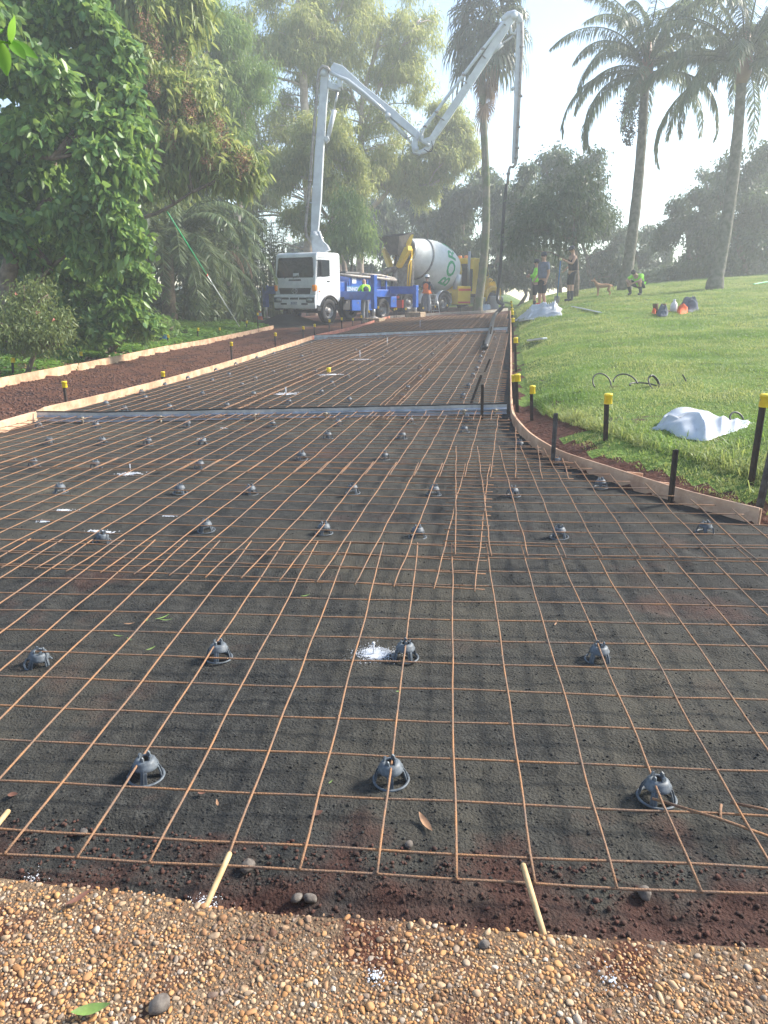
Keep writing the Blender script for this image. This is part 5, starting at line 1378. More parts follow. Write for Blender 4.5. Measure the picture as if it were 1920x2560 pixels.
    if hat:
        rot = up.to_track_quat('Z', 'Y').to_matrix().to_4x4(); MM = Matrix.Translation(hd) @ rot
        h = MB()
        if hat == 'helmet': h.lathe([(.155, .055), (.12, .06), (.115, .09), (.10, .14), (.05, .17), (0, .175)], MM, n=20)
        else: h.lathe([(.10, .04), (.104, .06), (.095, .11), (.05, .14), (0, .145)], MM, n=18)
        if hat == 'cap': h.prism([(-.07, 0), (.07, 0), (.05, -.1), (-.05, -.1)], .01, MM @ Matrix.Translation((0, -.085, .045)))
        h.build('helmet' if hat == 'helmet' else 'cap', hatc, e)
    return e
STAND = dict(pelvis=(0, 0, .98), chest=(0, 0, 1.34), neck=(0, 0, 1.54), head=(0, -.01, 1.66), sh_l=(.19, 0, 1.44), sh_r=(-.19, 0, 1.44), el_l=(.25, .02, 1.16), el_r=(-.25, .02, 1.16),
             ha_l=(.25, -.06, .92), ha_r=(-.25, -.06, .92), hip_l=(.09, 0, .90), hip_r=(-.09, 0, .90), kn_l=(.10, -.02, .49), kn_r=(-.10, -.02, .49), an_l=(.11, .02, .09), an_r=(-.11, .02, .09))
def pose(**k): d = dict(STAND); d.update(k); return d
def put(px, py, fz, Y=None):
    p = solve(px, py, fz) if Y is None else None
    if Y is not None:
        q = at(px, py, Y); p = Vector((q.x, Y, fz(q.x, Y)))
    return p
lime = C_('hi_vis_lime', (.35, .85, .05)); navy = C_('navy_cloth', (.025, .03, .05)); blackc = C_('black_cloth', (.015, .015, .018)); greyt = C_('grey_blue_tshirt', (.13, .15, .20)); orangev = C_('hi_vis_orange', (.9, .2, .04))
gumb = C_('gumboot', (.03, .035, .04)); tan = C_('work_boot', (.16, .10, .06)); greyp = C_('concrete_splashed_jeans', (.20, .22, .25)); whiteh = mat('white_helmet', (.75, .78, .8), rough=.3)
ZR = zd
# man in orange vest
person(put(1066, 786, zd, 36.6), R(150), 'person in white helmet and orange vest working at the outrigger before the mixer', pose(el_l=(.24, -.16, 1.2), ha_l=(.14, -.34, 1.22), el_r=(-.24, -.14, 1.18), ha_r=(-.14, -.34, 1.18)), navy, 1.8, greyp, 1.85, (tan, .3), 'helmet', whiteh, vest=orangev, scale=1.05)
person(put(913, 798, zd, 31.8), R(215), 'person in lime and navy shirt and splashed jeans standing against the blue pump body', pose(el_l=(.22, -.2, 1.22), ha_l=(.06, -.32, 1.30), head=(0, -.07, 1.64), neck=(0, -.03, 1.54)), lime, .9, greyp, 1.9, (tan, .3), hair=False, vest=navy, scale=1.02)
# lime shoulders of that shirt
g1 = put(1336, 765, gz, 27.4)
person(g1, R(-100), 'person with folded arms in lime long sleeves, half hidden behind the grey shirted man', pose(el_l=(.26, -.08, 1.2), ha_l=(-.02, -.22, 1.24), el_r=(-.26, -.08, 1.2), ha_r=(.02, -.26, 1.2)), lime, 1.8, blackc, .95, (gumb, .75), 'cap', navy)
g2 = put(1353, 770, gz, 26.0)
person(g2, R(-65), 'person in grey blue t-shirt, dark shorts and cap, back turned, facing left on the lawn', pose(ha_r=(-.22, -.14, .98), an_l=(.12, .08, .09)), greyt, .75, blackc, .98, (mat('pale_sock', (.3, .24, .2)), .25), 'cap', navy, scale=1.08)
g3 = put(1424, 752, gz, 27.3)
person(g3, R(-75), 'person in black singlet and shorts with gumboots leaning on a blue shovel', pose(el_l=(.24, -.14, 1.2), ha_l=(.08, -.40, 1.34), el_r=(-.27, .05, 1.17), ha_r=(-.18, -.16, 1.02), pelvis=(0, .05, .98), head=(0, -.04, 1.65)), blackc, 0, blackc, .95, (gumb, .75), 'cap', navy, scale=1.08)
# shovel held by him
p = rootmat(COL.objects[-1]) if False else None
sh = Matrix.Translation(g3) @ Matrix.Rotation(R(-75), 4, 'Z')
h0 = sh @ Vector((.08, -.52, 1.46)); h1 = at(1392, 752, 27.2); h1.z = gz(h1.x, h1.y)+.05
e = empty('shovel', h1, 0, 'blue handled shovel held by the man in the black singlet', 'shovel')
MB().tube([(0, 0, .15), h0-h1], .022, 8).build('handle', m_bluep, e); MB().box((0, 0, .1), (.2, .03, .28), bev=.01).build('blade', m_pipe, e); MB().sphere(tuple(h0-h1), (.045, .045, .05)).build('grip', mat('pale_yellow_glove', (.6, .58, .3), rough=.8), e)
# crouching man
g4 = put(1590, 748, gz, 27.0)
J4 = dict(pelvis=(0, .20, .33), chest=(0, -.04, .60), neck=(0, -.20, .70), head=(0, -.31, .76), sh_l=(.19, -.08, .66), sh_r=(-.19, -.08, .66), el_l=(.27, -.30, .50), el_r=(-.27, -.30, .50), ha_l=(.06, -.44, .40), ha_r=(-.06, -.46, .40),
          hip_l=(.10, .14, .34), hip_r=(-.10, .14, .34), kn_l=(.24, -.30, .50), kn_r=(-.24, -.30, .50), an_l=(.20, -.06, .09), an_r=(-.20, -.06, .09))
person(g4, R(-50), 'person crouching on the lawn in a lime t-shirt and dark boots by the palm', J4, lime, .8, blackc, .75, (gumb, .6), None, None, scale=1.02)
# dog
dp = put(1508, 748, gz, 28.0)
e = empty('dog', dp, R(180), 'tan short haired dog standing on the lawn beside the crouching man', 'dog', scale=.80)
m_dog = mat('tan_fur', (.36, .20, .11), rough=.9, col2=(.28, .15, .08), vscale=10)
V = []; E_ = []; Rr = []
def ad_(p, r, par=None):
    V.append(Vector(p)); Rr.append(r)
    if par is not None: E_.append((par, len(V)-1))
    return len(V)-1
# local +X is forward (faces the left of the picture after rotation)
a0 = ad_((0, 0, .47), (.085, .10)); a1 = ad_((.18, 0, .46), (.10, .125), a0); a2 = ad_((.32, 0, .49), (.09, .12), a1); a3 = ad_((.40, 0, .56), .07, a2); a4 = ad_((.46, 0, .66), .058, a3)
a5 = ad_((.52, 0, .71), .062, a4); a6 = ad_((.59, 0, .70), .040, a5); a7 = ad_((.66, 0, .685), .026, a6)
b1_ = ad_((-.16, 0, .49), (.075, .085), a0); b2_ = ad_((-.28, 0, .50), .07, b1_); b3_ = ad_((-.36, 0, .49), .025, b2_); b4_ = ad_((-.42, 0, .40), .018, b3_); ad_((-.45, 0, .30), .012, b4_)
for s in (-1, 1):
    f1_ = ad_((.28, s*.07, .36), .045, a2); f2_ = ad_((.27, s*.075, .20), .026, f1_); f3_ = ad_((.275, s*.075, .06), .02, f2_); ad_((.31, s*.075, .02), .024, f3_)
    r1_ = ad_((-.24, s*.07, .38), .06, b2_); r2_ = ad_((-.19, s*.08, .28), .04, r1_); r3_ = ad_((-.30, s*.08, .17), .022, r2_); r4_ = ad_((-.285, s*.08, .05), .018, r3_); ad_((-.25, s*.08, .02), .023, r4_)
skin_obj('body', m_dog, e, V, E_, Rr, 0, 2)
for s in (-1, 1): MB().prism([(-.03, 0), (.03, 0), (.005, .085)], .012, Matrix.Translation((.49, s*.045, .755)) @ Matrix.Rotation(R(90), 4, 'X')).build('ear', m_dog, e)
MB().sphere((.685, 0, .695), .016).build('nose', m_hair, e)

# ------------------------------------------------------------------ VEGETATION
def leafmat(name, a, b, c, trans=.35, rough=.45, spec=.4):
    return mat(name, a, rough=rough, col2=b, vscale=.9, attr=True, mixc=c, trans=trans, spec=spec, thr=(.35, .65))
def nrm(a): return a/np.maximum(np.linalg.norm(a, axis=1, keepdims=True), 1e-9)
def leaves(name, P, D, L, W, m, parent=None, fold=False, droopv=.0, tint=None):
    """P bases, D directions (unit), L lengths, W widths"""
    n = len(P); L = np.broadcast_to(L, n)[:, None]; W = np.broadcast_to(W, n)[:, None]
    rv = nrm(rng.normal(size=(n, 3))); S = nrm(np.cross(D, rv)); N = np.cross(S, D)
    tip = P+D*L; tip[:, 2:] -= droopv*L
    if fold:
        l1 = P+D*L*.28+S*W*.5+N*W*.12; l2 = P+D*L*.62+S*W*.46+N*W*.12; r1 = P+D*L*.28-S*W*.5+N*W*.12; r2 = P+D*L*.62-S*W*.46+N*W*.12
        for q in (l2, r2): q[:, 2:] -= droopv*.35*L
        V = np.stack([P, l1, l2, tip, r2, r1], 1).reshape(-1, 3); b = np.arange(n)[:, None]*6
        F = np.concatenate([b+np.array([0, 1, 2, 3]), b+np.array([0, 3, 4, 5])], 0)
        t = rng.random(n) if tint is None else tint
        return np_mesh(name, V, F, m, parent, tint=np.concatenate([t, t]))
    l = P+D*L*.42+S*W*.5; r = P+D*L*.42-S*W*.5
    V = np.stack([P, l, tip, r], 1).reshape(-1, 3); b = np.arange(n)[:, None]*4
    return np_mesh(name, V, b+np.array([0, 1, 2, 3]), m, parent, tint=rng.random(n) if tint is None else tint)
def crown_pts(lobes, ntwig, per, spread, shell=.62, down=.5, outw=.6, jit=.5, rag=.35):
    """lobes: (centre, (rx,ry,rz)) -> leaf bases and directions, clustered in twigs near the lobe surface"""
    w = np.array([a[1][0]*a[1][2] for a in lobes]); w = w/w.sum(); P = []; D = []
    for (c, r), f in zip(lobes, w):
        k = max(3, int(ntwig*f)); u = nrm(rng.normal(size=(k, 3)))
        lump = np.array([1+rag*noise.noise(Vector(x*2.2)+Vector(c)*.37)*1.6 for x in u])[:, None]
        q = rng.uniform(shell, 1, (k, 1))**.7*lump
        tw = np.array(c)+u*q*np.array(r)
        td = nrm(u*outw+rng.normal(size=(k, 3))*.45+np.array([0, 0, -down*.4]))
        s = rng.random((k, per, 1))
        p = tw[:, None]+td[:, None]*(s-.6)*spread*1.6+rng.normal(size=(k, per, 3))*spread*.3
        d = td[:, None]*.55+rng.normal(size=(k, per, 3))*jit+np.array([0, 0, -down])
        P.append(p.reshape(-1, 3)); D.append(d.reshape(-1, 3))
    return np.concatenate(P), nrm(np.concatenate(D))
m_bark = mat('bark', (.20, .15, .11), rough=.95, col2=(.10, .075, .055), vscale=7, bump=.7, bscale=18)
m_pbark = mat('pale_bark', (.56, .48, .40), rough=.85, col2=(.36, .28, .22), vscale=3, bump=.3)
def limbs(name, lst, m, parent, n=8):
    for pts, r0, r1 in lst:
        P = densify(pts, .6) if len(pts) > 2 else [Vector(p) for p in pts]
        k = len(P); MB().tube([p+Vector((.05*r0*10*nz(i*.7, r0, 1), .05*r0*10*nz(i*.6, r0, 1, 5), 0)) if 0 < i < k-1 else p for i, p in enumerate(P)], [r0+(r1-r0)*i/(k-1) for i in range(k)], n).build(name, m, parent)
def A3(px, py, Y): return at(px, py, Y)
def tree(name, label, base, lobes_px, Y, ntwig, per, spread, L, W, m, trunk=None, bark=m_bark, limb=6, group='trees behind the driveway', cat='tree', r0=.22, depth=1.0, droop=.2, down=.5, jit=.5, fold=False, shell=.6, rag=.35, outw=.6, twigs=True, split=0, lk=.22):
    b = Vector(base)
    e = empty(name, b, 0, label, cat, group)
    lobes = []
    for q in lobes_px:
        px, py, r, ratio = q[:4]; dy = q[4] if len(q) > 4 else 0
        c = A3(px, py, Y+dy); s = F_PX/(Y+dy); rm = r/s
        lobes.append((tuple(c), (rm, rm*depth, rm*ratio)))
    if split:
        L2 = []
        for c, r in lobes:
            for u in nrm(rng.normal(size=(split, 3))):
                q = rng.uniform(.5, 1.02); L2.append(((c[0]+u[0]*r[0]*q, c[1]+u[1]*r[1]*q, c[2]+u[2]*r[2]*q), tuple(a*rng.uniform(.24, .43)*(1.15, 1.15, .8)[q_] for q_, a in enumerate(r))))
        lobes = L2
    P, D = crown_pts(lobes, ntwig, per, spread, down=down, jit=jit, shell=shell, rag=rag, outw=outw)
    n = len(P)
    leaves('crown', P-np.array(b), D, L*rng.uniform(.6, 1.25, n), W*rng.uniform(.7, 1.2, n), m, e, fold=fold, droopv=droop)
    ls = list(trunk or [])
    top = Vector(ls[0][0][-1]) if ls else Vector(lobes[0][0])
    if not ls: ls.append(([b, b.lerp(top, .5)+Vector((.2, 0, 0)), top], r0, r0*.4))
    src = [densify(a[0], .5) for a in ls]
    pool = [p for a in src for p in a]
    if twigs:
        for k in range(limb):
            c, r = lobes[(k*7+k//len(lobes)) % len(lobes)]; c = Vector(c); u = Vector(nrm(rng.normal(size=(1, 3)))[0]); e_ = c+Vector((u.x*r[0], u.y*r[1], u.z*r[2]))*.8
            s = min(pool, key=lambda q: (q-e_).length+ (2 if q.z > e_.z else 0)*.5)
            mid = s.lerp(e_, .5)+Vector((0, 0, .08*(e_-s).length))
            ls.append(([s, mid, e_], r0*lk+.01, .012))
    P_ = [([Vector(p)-b for p in a], x, y) for a, x, y in ls]
    limbs('trunk', P_[:1], bark, e, 10); limbs('limb', P_[1:], bark, e, 6)
    return e
m_leafA = leafmat('broad_leaf', (.085, .19, .05), (.055, .135, .04), (.20, .32, .07), .42, .42, .5)
m_leafB = leafmat('long_leaf', (.17, .25, .07), (.12, .19, .055), (.29, .33, .10), .5)
m_leafE = leafmat('gum_leaf', (.25, .31, .10), (.17, .24, .075), (.38, .40, .14), .5)
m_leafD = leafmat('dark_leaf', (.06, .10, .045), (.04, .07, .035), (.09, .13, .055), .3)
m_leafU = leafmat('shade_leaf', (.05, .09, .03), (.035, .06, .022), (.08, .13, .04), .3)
m_leafF = leafmat('feathery_leaf', (.13, .23, .065), (.10, .18, .055), (.20, .30, .08), .45)
m_leafR = leafmat('reed_leaf', (.10, .15, .055), (.075, .11, .045), (.15, .19, .07), .35)

# big broad leaved tree at the left edge
bA = Vector((A3(22, 800, 15.8).x, 15.8, gz(-8.4, 15.8)))
trA = [([bA-Vector((0, 0, .1)), A3(25, 700, 15.8), A3(30, 640, 15.9), A3(120, 500, 16.0), A3(140, 300, 16.2)], .22, .08),
       ([A3(95, 815, 16.1), A3(85, 755, 16.1), A3(110, 690, 16.1), A3(170, 610, 16.2), A3(210, 480, 16.2)], .16, .05),
       ([A3(75, 716, 15.8), A3(62, 760, 15.8), A3(55, 800, 15.7)], .04, .03), ([A3(95, 705, 15.8), A3(130, 665, 15.7), A3(190, 620, 15.5)], .045, .02),
       ([A3(30, 640, 15.9), A3(-60, 500, 15.8), A3(-40, 300, 15.8)], .12, .05), ([A3(60, 380, 15.2), A3(100, 390, 14.8), A3(130, 396, 14.4)], .07, .05), ([A3(-30, 330, 15.2), A3(30, 360, 15.2), A3(62, 382, 15.2)], .09, .07)]
tree('broadleaf_tree', 'big broad leaved tree with glossy round leaves at the left edge', bA, [(285, 290, 62, .8, -.3), (300, 400, 55, .8, -.4), (290, 530, 50, .8, -.5), (320, 610, 38, .7, -.5), (60, 60, 150, .9), (170, 130, 120, .9), (210, 240, 105, .9, -.4), (60, 230, 120, .9, -.8), (215, 370, 95, .9, -.5), (250, 480, 62, .9, -.4), (110, 350, 100, .8, .8), (60, 460, 100, .8, .6), (200, 560, 80, .8, -.2), (240, 620, 52, .9, -.6), (90, 600, 80, .6, .4), (-50, 400, 110, 1.1, .2), (-40, 120, 130, 1, 0), (190, 20, 110, .8, .5), (30, 560, 60, .6, -.4)],
     15.5, 3600, 13, .30, .20, .11, m_leafA, trA, limb=34, fold=True, droop=.15, down=.45, jit=.55, depth=.9, rag=.3, group=None, shell=.4, split=6, lk=.14)
bB = Vector((A3(265, 800, 17.5).x, 17.5, 0)); bB.z = gz(bB.x, bB.y)
tree('broadleaf_shrub', 'broad leaved dark green shrub drooping to the ground cover beside the palm', bB, [(250, 700, 85, .75), (310, 780, 62, .8, -.5), (215, 800, 55, .7), (330, 730, 55, .8, -.2), (170, 660, 60, .7, .1), (285, 820, 45, .6, -.5), (330, 690, 40, .7, -.4)],
     17.0, 1100, 12, .26, .19, .105, m_leafA, None, limb=16, fold=True, droop=.1, down=.3, cat='shrub', group=None, r0=.06, shell=.4, split=4)
# second tree, longer leaves and rusty seed clusters
bC = Vector((A3(250, 760, 22.0).x, 22.0, 0)); bC.z = gz(bC.x, bC.y)
trC = [([bC, A3(250, 600, 21.8), A3(300, 400, 21.5), A3(330, 180, 21.3), A3(340, -40, 21.5)], .16, .05), ([A3(255, 600, 21.8), A3(300, 556, 21.0), A3(390, 535, 20.5), A3(480, 480, 20.2), (A3(560, 440, 20.2))], .085, .02),
       ([A3(300, 410, 21.5), A3(360, 408, 21.0), A3(450, 330, 20.7)], .06, .02), ([A3(320, 200, 21.5), A3(290, 120, 21.0), A3(240, 20, 20.5)], .05, .02), ([A3(330, 170, 21.3), A3(420, 110, 21.3), A3(460, 40, 21.5)], .05, .02)]
eC = tree('seeding_tree', 'leaning tree with long drooping leaves and rusty seed clusters above the feather palm', bC, [(300, 80, 130, .9), (330, 200, 100, .8, -.3), (400, 270, 90, .8), (340, 350, 85, .8, -.3), (460, 350, 80, .8, -.3), (540, 410, 70, .8, -.4), (430, 420, 75, .6, -.3), (340, 440, 60, .6), (250, 20, 120, .8, .5), (600, 440, 40, .9, -.4), (500, 250, 45, .9, .2), (400, 20, 90, .8, .4), (565, 380, 40, 1, -.2)],
     21, 3200, 12, .40, .26, .075, m_leafB, trC, limb=34, fold=True, droop=.3, down=.7, jit=.55, depth=.8, rag=.4, group=None, shell=.3, split=6, lk=.15)
m_seed = mat('seed_cluster', (.32, .17, .09), rough=.9, var=.4, vscale=20)
for (px, py, h) in ((390, 110, 45), (455, 150, 35), (385, 220, 30), (470, 250, 40), (480, 285, 40), (430, 330, 40), (560, 350, 45), (600, 410, 40), (360, 60, 40), (520, 400, 30), (615, 395, 30), (545, 310, 25)):
    c = A3(px, py, 20.0)-bC; n = 260; q = rng.normal(size=(n, 3))*np.array([.10, .10, h/85*.4]); pp = q+np.array(c); dd = nrm(rng.normal(size=(n, 3)))
    leaves('seed_cluster', pp, dd, .04, .03, m_seed, eC)
# dark understory behind, one by one
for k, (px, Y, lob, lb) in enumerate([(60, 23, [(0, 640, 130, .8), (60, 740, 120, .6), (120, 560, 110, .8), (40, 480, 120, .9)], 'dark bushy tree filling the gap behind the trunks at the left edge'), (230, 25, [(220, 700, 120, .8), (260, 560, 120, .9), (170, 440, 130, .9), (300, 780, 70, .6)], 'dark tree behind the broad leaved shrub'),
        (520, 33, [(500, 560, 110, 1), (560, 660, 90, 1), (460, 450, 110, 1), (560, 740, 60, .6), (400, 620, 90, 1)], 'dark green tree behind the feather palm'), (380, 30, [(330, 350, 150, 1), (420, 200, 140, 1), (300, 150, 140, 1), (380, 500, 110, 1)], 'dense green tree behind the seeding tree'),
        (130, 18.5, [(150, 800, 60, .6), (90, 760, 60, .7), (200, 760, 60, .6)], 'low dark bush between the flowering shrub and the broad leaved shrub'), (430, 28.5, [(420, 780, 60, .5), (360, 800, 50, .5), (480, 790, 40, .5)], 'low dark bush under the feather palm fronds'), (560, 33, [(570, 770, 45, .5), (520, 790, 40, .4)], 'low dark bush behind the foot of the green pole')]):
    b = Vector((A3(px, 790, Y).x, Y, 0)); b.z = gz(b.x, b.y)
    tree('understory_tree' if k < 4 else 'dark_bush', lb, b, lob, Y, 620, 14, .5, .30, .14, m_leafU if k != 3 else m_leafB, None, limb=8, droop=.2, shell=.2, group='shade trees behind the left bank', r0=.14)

# gum trees behind the pump truck
gums = [(560, 33, m_leafF, [(560, 140, 85, 1.1), (540, 290, 75, 1.0), (600, 220, 60, 1), (520, 60, 80, .9), (590, 380, 55, 1), (520, 400, 50, 1)], 'feathery pale green tree left of the boom', []),
        (700, 42, m_leafE, [(660, 60, 110, .8), (720, 150, 80, .8), (640, 250, 80, .9), (700, 330, 60, .9), (620, 400, 70, .8), (660, 480, 50, .9), (740, 30, 80, .7), (790, 120, 60, .9), (600, 330, 50, 1), (600, 500, 50, 1), (620, 560, 50, .9)], 'tall gum tree with a pale trunk left of the boom top',
         [([A3(745, 20-60, 42), A3(748, 80, 42), A3(757, 190, 42), A3(765, 400, 42), A3(775, 650, 42)][::-1], .34, .16), ([A3(757, 120, 42), A3(785, 78, 41.5), A3(800, 60, 41.5)], .1, .05)]),
        (880, 44, m_leafE, [(880, 60, 120, .8), (960, 130, 90, .8), (830, 200, 70, .9), (900, 290, 75, .8), (990, 230, 70, .9), (860, 380, 70, .8), (960, 330, 65, .8), (1040, 80, 60, .9), (1000, 180, 60, .9), (920, 10, 110, .7), (800, 280, 50, .9), (950, 420, 50, .8), (880, 470, 50, .8)], 'broad gum tree filling the sky behind the middle of the boom',
         [([A3(900, 640, 44), A3(893, 520, 44), A3(905, 380, 44), (A3(905, 250, 44)), A3(960, 60, 44)], .26, .08), ([A3(905, 330, 44), A3(960, 190, 43.5), A3(1040, 60, 43)], .08, .03), ([A3(905, 300, 44), A3(870, 200, 43.5), A3(840, 60, 43)], .08, .03)]),
        (1010, 46, m_leafE, [(1080, 370, 70, .8), (1010, 420, 65, .7), (1110, 300, 45, 1), (1140, 340, 40, 1), (1060, 460, 60, .6), (960, 440, 55, .7), (1160, 390, 35, .9)], 'gum tree with a long pale horizontal limb behind the boom elbow',
         [([A3(850, 640, 46), A3(880, 560, 46), A3(950, 500, 46), A3(985, 463, 46), A3(1080, 463, 46), A3(1120, 425, 46)], .26, .07), ([A3(985, 463, 46), A3(1005, 390, 45.7), A3(1012, 350, 45.5)], .07, .03), ([A3(1070, 463, 46), A3(1085, 430, 45.7), A3(1120, 395, 45.5)], .06, .03)]),
        (790, 38, m_leafE, [(800, 330, 60, 1), (840, 420, 55, .9), (760, 420, 50, .9), (860, 500, 55, .8), (830, 570, 50, .8), (740, 540, 40, .9), (880, 590, 40, .8), (700, 420, 45, 1)], 'young gum tree with bright yellow green tips right of the boom mast',
         [([A3(860, 660, 38), A3(815, 580, 38), A3(850, 520, 38), A3(880, 430, 38), A3(800, 300, 38)], .18, .05), ([A3(800, 600, 37.8), A3(840, 566, 37.7), A3(868, 540, 37.5)], .17, .13)])]
for k, (px, Y, m, lob, lb, tr) in enumerate(gums):
    b = Vector((A3(px, 770, Y).x, Y, 0)) if not tr else Vector(tr[0][0][0]); b.z = gz(b.x, b.y)
    tree('gum_tree' if k else 'feathery_tree', lb, b, lob, Y, 2500, 18, .5, .27 if k else .22, .055 if k else .035, m, ([([b]+[Vector(q) for q in tr[0][0]], tr[0][1], tr[0][2])]+tr[1:]) if tr else None, bark=m_pbark, limb=54, lk=.2, split=11, droop=.35, down=.6, jit=.6, shell=.15, rag=.5, depth=.8, group='tall trees behind the pump truck', r0=.22)
m_feath = m_leafF
b = Vector((A3(855, 770, 36).x, 36.5, 0)); b.z = gz(b.x, b.y)
tree('feathery_tree', 'bright feathery branches hanging just right of the boom base', b, [(880, 560, 42, .9), (905, 600, 30, .8), (850, 600, 34, .8), (870, 510, 30, .8)], 36, 420, 16, .6, .28, .05, m_leafF, None, limb=8, droop=.3, down=.7, shell=.2, rag=.5, group='tall trees behind the pump truck', r0=.1)
# far darker trees, one by one
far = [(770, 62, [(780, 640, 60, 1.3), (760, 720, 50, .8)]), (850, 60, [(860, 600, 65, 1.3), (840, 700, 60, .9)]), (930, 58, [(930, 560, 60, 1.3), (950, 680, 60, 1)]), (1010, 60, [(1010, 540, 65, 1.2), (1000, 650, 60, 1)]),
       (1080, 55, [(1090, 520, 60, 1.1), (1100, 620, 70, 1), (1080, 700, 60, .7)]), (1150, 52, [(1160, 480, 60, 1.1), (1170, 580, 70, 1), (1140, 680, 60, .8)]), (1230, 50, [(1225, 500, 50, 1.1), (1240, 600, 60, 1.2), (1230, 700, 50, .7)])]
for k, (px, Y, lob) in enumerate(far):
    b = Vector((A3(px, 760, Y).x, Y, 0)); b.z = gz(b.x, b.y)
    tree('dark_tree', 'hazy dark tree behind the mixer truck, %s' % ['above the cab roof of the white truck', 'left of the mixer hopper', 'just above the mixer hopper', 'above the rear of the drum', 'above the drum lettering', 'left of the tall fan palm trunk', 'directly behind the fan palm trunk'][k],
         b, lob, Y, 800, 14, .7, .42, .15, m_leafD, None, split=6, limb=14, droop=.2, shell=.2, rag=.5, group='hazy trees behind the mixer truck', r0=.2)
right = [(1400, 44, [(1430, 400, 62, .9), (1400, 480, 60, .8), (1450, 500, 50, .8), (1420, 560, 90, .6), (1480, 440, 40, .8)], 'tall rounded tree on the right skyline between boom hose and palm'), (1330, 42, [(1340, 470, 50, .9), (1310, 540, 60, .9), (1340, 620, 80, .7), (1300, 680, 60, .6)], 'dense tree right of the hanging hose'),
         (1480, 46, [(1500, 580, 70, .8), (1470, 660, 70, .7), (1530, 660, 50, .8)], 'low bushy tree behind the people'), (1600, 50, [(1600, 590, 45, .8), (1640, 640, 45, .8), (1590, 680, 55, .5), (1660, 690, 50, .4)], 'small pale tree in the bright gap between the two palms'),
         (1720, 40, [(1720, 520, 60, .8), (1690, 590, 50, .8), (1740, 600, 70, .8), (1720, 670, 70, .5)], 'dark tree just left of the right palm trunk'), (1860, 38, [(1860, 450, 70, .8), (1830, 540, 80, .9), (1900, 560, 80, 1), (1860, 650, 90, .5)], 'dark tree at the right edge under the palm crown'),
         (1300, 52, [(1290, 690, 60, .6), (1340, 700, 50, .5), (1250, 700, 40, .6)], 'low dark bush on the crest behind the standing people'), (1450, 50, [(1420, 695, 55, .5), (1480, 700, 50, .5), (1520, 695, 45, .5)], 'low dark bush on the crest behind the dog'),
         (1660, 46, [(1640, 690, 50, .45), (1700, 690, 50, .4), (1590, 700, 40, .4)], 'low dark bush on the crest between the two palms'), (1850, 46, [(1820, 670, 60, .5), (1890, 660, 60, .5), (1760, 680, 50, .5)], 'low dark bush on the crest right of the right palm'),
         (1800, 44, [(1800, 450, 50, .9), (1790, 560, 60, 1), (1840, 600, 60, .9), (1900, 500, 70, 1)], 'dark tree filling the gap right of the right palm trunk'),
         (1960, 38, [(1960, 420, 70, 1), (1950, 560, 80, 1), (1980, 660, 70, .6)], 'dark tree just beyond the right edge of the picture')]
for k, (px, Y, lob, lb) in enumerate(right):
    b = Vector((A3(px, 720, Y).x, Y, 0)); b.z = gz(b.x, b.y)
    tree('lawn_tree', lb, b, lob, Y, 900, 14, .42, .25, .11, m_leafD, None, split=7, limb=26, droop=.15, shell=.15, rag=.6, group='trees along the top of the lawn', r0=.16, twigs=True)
# slender trunks right of the people, and the one in the person group
b = Vector((A3(1445, 740, 29).x, 29.5, 0)); b.z = gz(b.x, b.y)
tree('small_tree', 'slim dark trunked tree standing right behind the man in the black singlet', b, [(1400, 520, 80, .7), (1450, 460, 60, .8), (1350, 560, 70, .7), (1430, 590, 70, .5), (1480, 540, 50, .8), (1310, 600, 50, .7)], 30, 650, 14, .42, .2, .07, m_leafD, [([b, A3(1442, 660, 29.5), A3(1435, 600, 29.6), A3(1430, 500, 30)], .14, .05)], limb=16, droop=.25, shell=.25, rag=.5, group=None, r0=.12)
# bamboo like reeds left of the white truck
for k, (px, Y, x0, x1, y0, lb) in enumerate([(650, 37, 600, 720, 560, 'clump of tall reeds behind the white cab'), (570, 36, 520, 640, 570, 'clump of tall reeds left of the white cab'), (500, 30, 470, 560, 600, 'clump of reeds behind the green pole')]):
    b = Vector((A3(px, 785, Y).x, Y, 0)); b.z = gz(b.x, b.y); e = empty('reed_clump', b, 0, lb, 'reeds', 'reed clumps beside the white truck')
    P = []; D = []; n = 90
    st = MB()
    for i in range(n):
        x = A3(rnd.uniform(x0, x1), 780, Y).x; y = Y+rnd.uniform(-1.2, 1.2); h = A3(px, y0+rnd.uniform(-30, 60), Y).z-b.z
        z0 = gz(x, y); lx, ly = rnd.uniform(-.25, .25), rnd.uniform(-.25, .25)
        st.tube([(x-b.x, y-b.y, z0-b.z), (x-b.x+lx*.4, y-b.y+ly*.4, z0-b.z+h*.6), (x-b.x+lx*1.6, y-b.y+ly*1.6, z0-b.z+h)], [.02, .016, .008], 4)
        for j in range(34):
            t = rnd.uniform(.08, 1); P.append((x-b.x+lx*1.4*t*t, y-b.y+ly*1.4*t*t, z0-b.z+h*t)); a = rnd.uniform(0, 6.28); D.append((math.cos(a)*.8, math.sin(a)*.8, rnd.uniform(-.5, .9)))
    s_ = st.build('stems', m_reed if False else m_leafR, e); 
    leaves('foliage', np.array(P), nrm(np.array(D)), rng.uniform(.25, .5, len(P)), .05, m_leafR, e, droopv=.3)
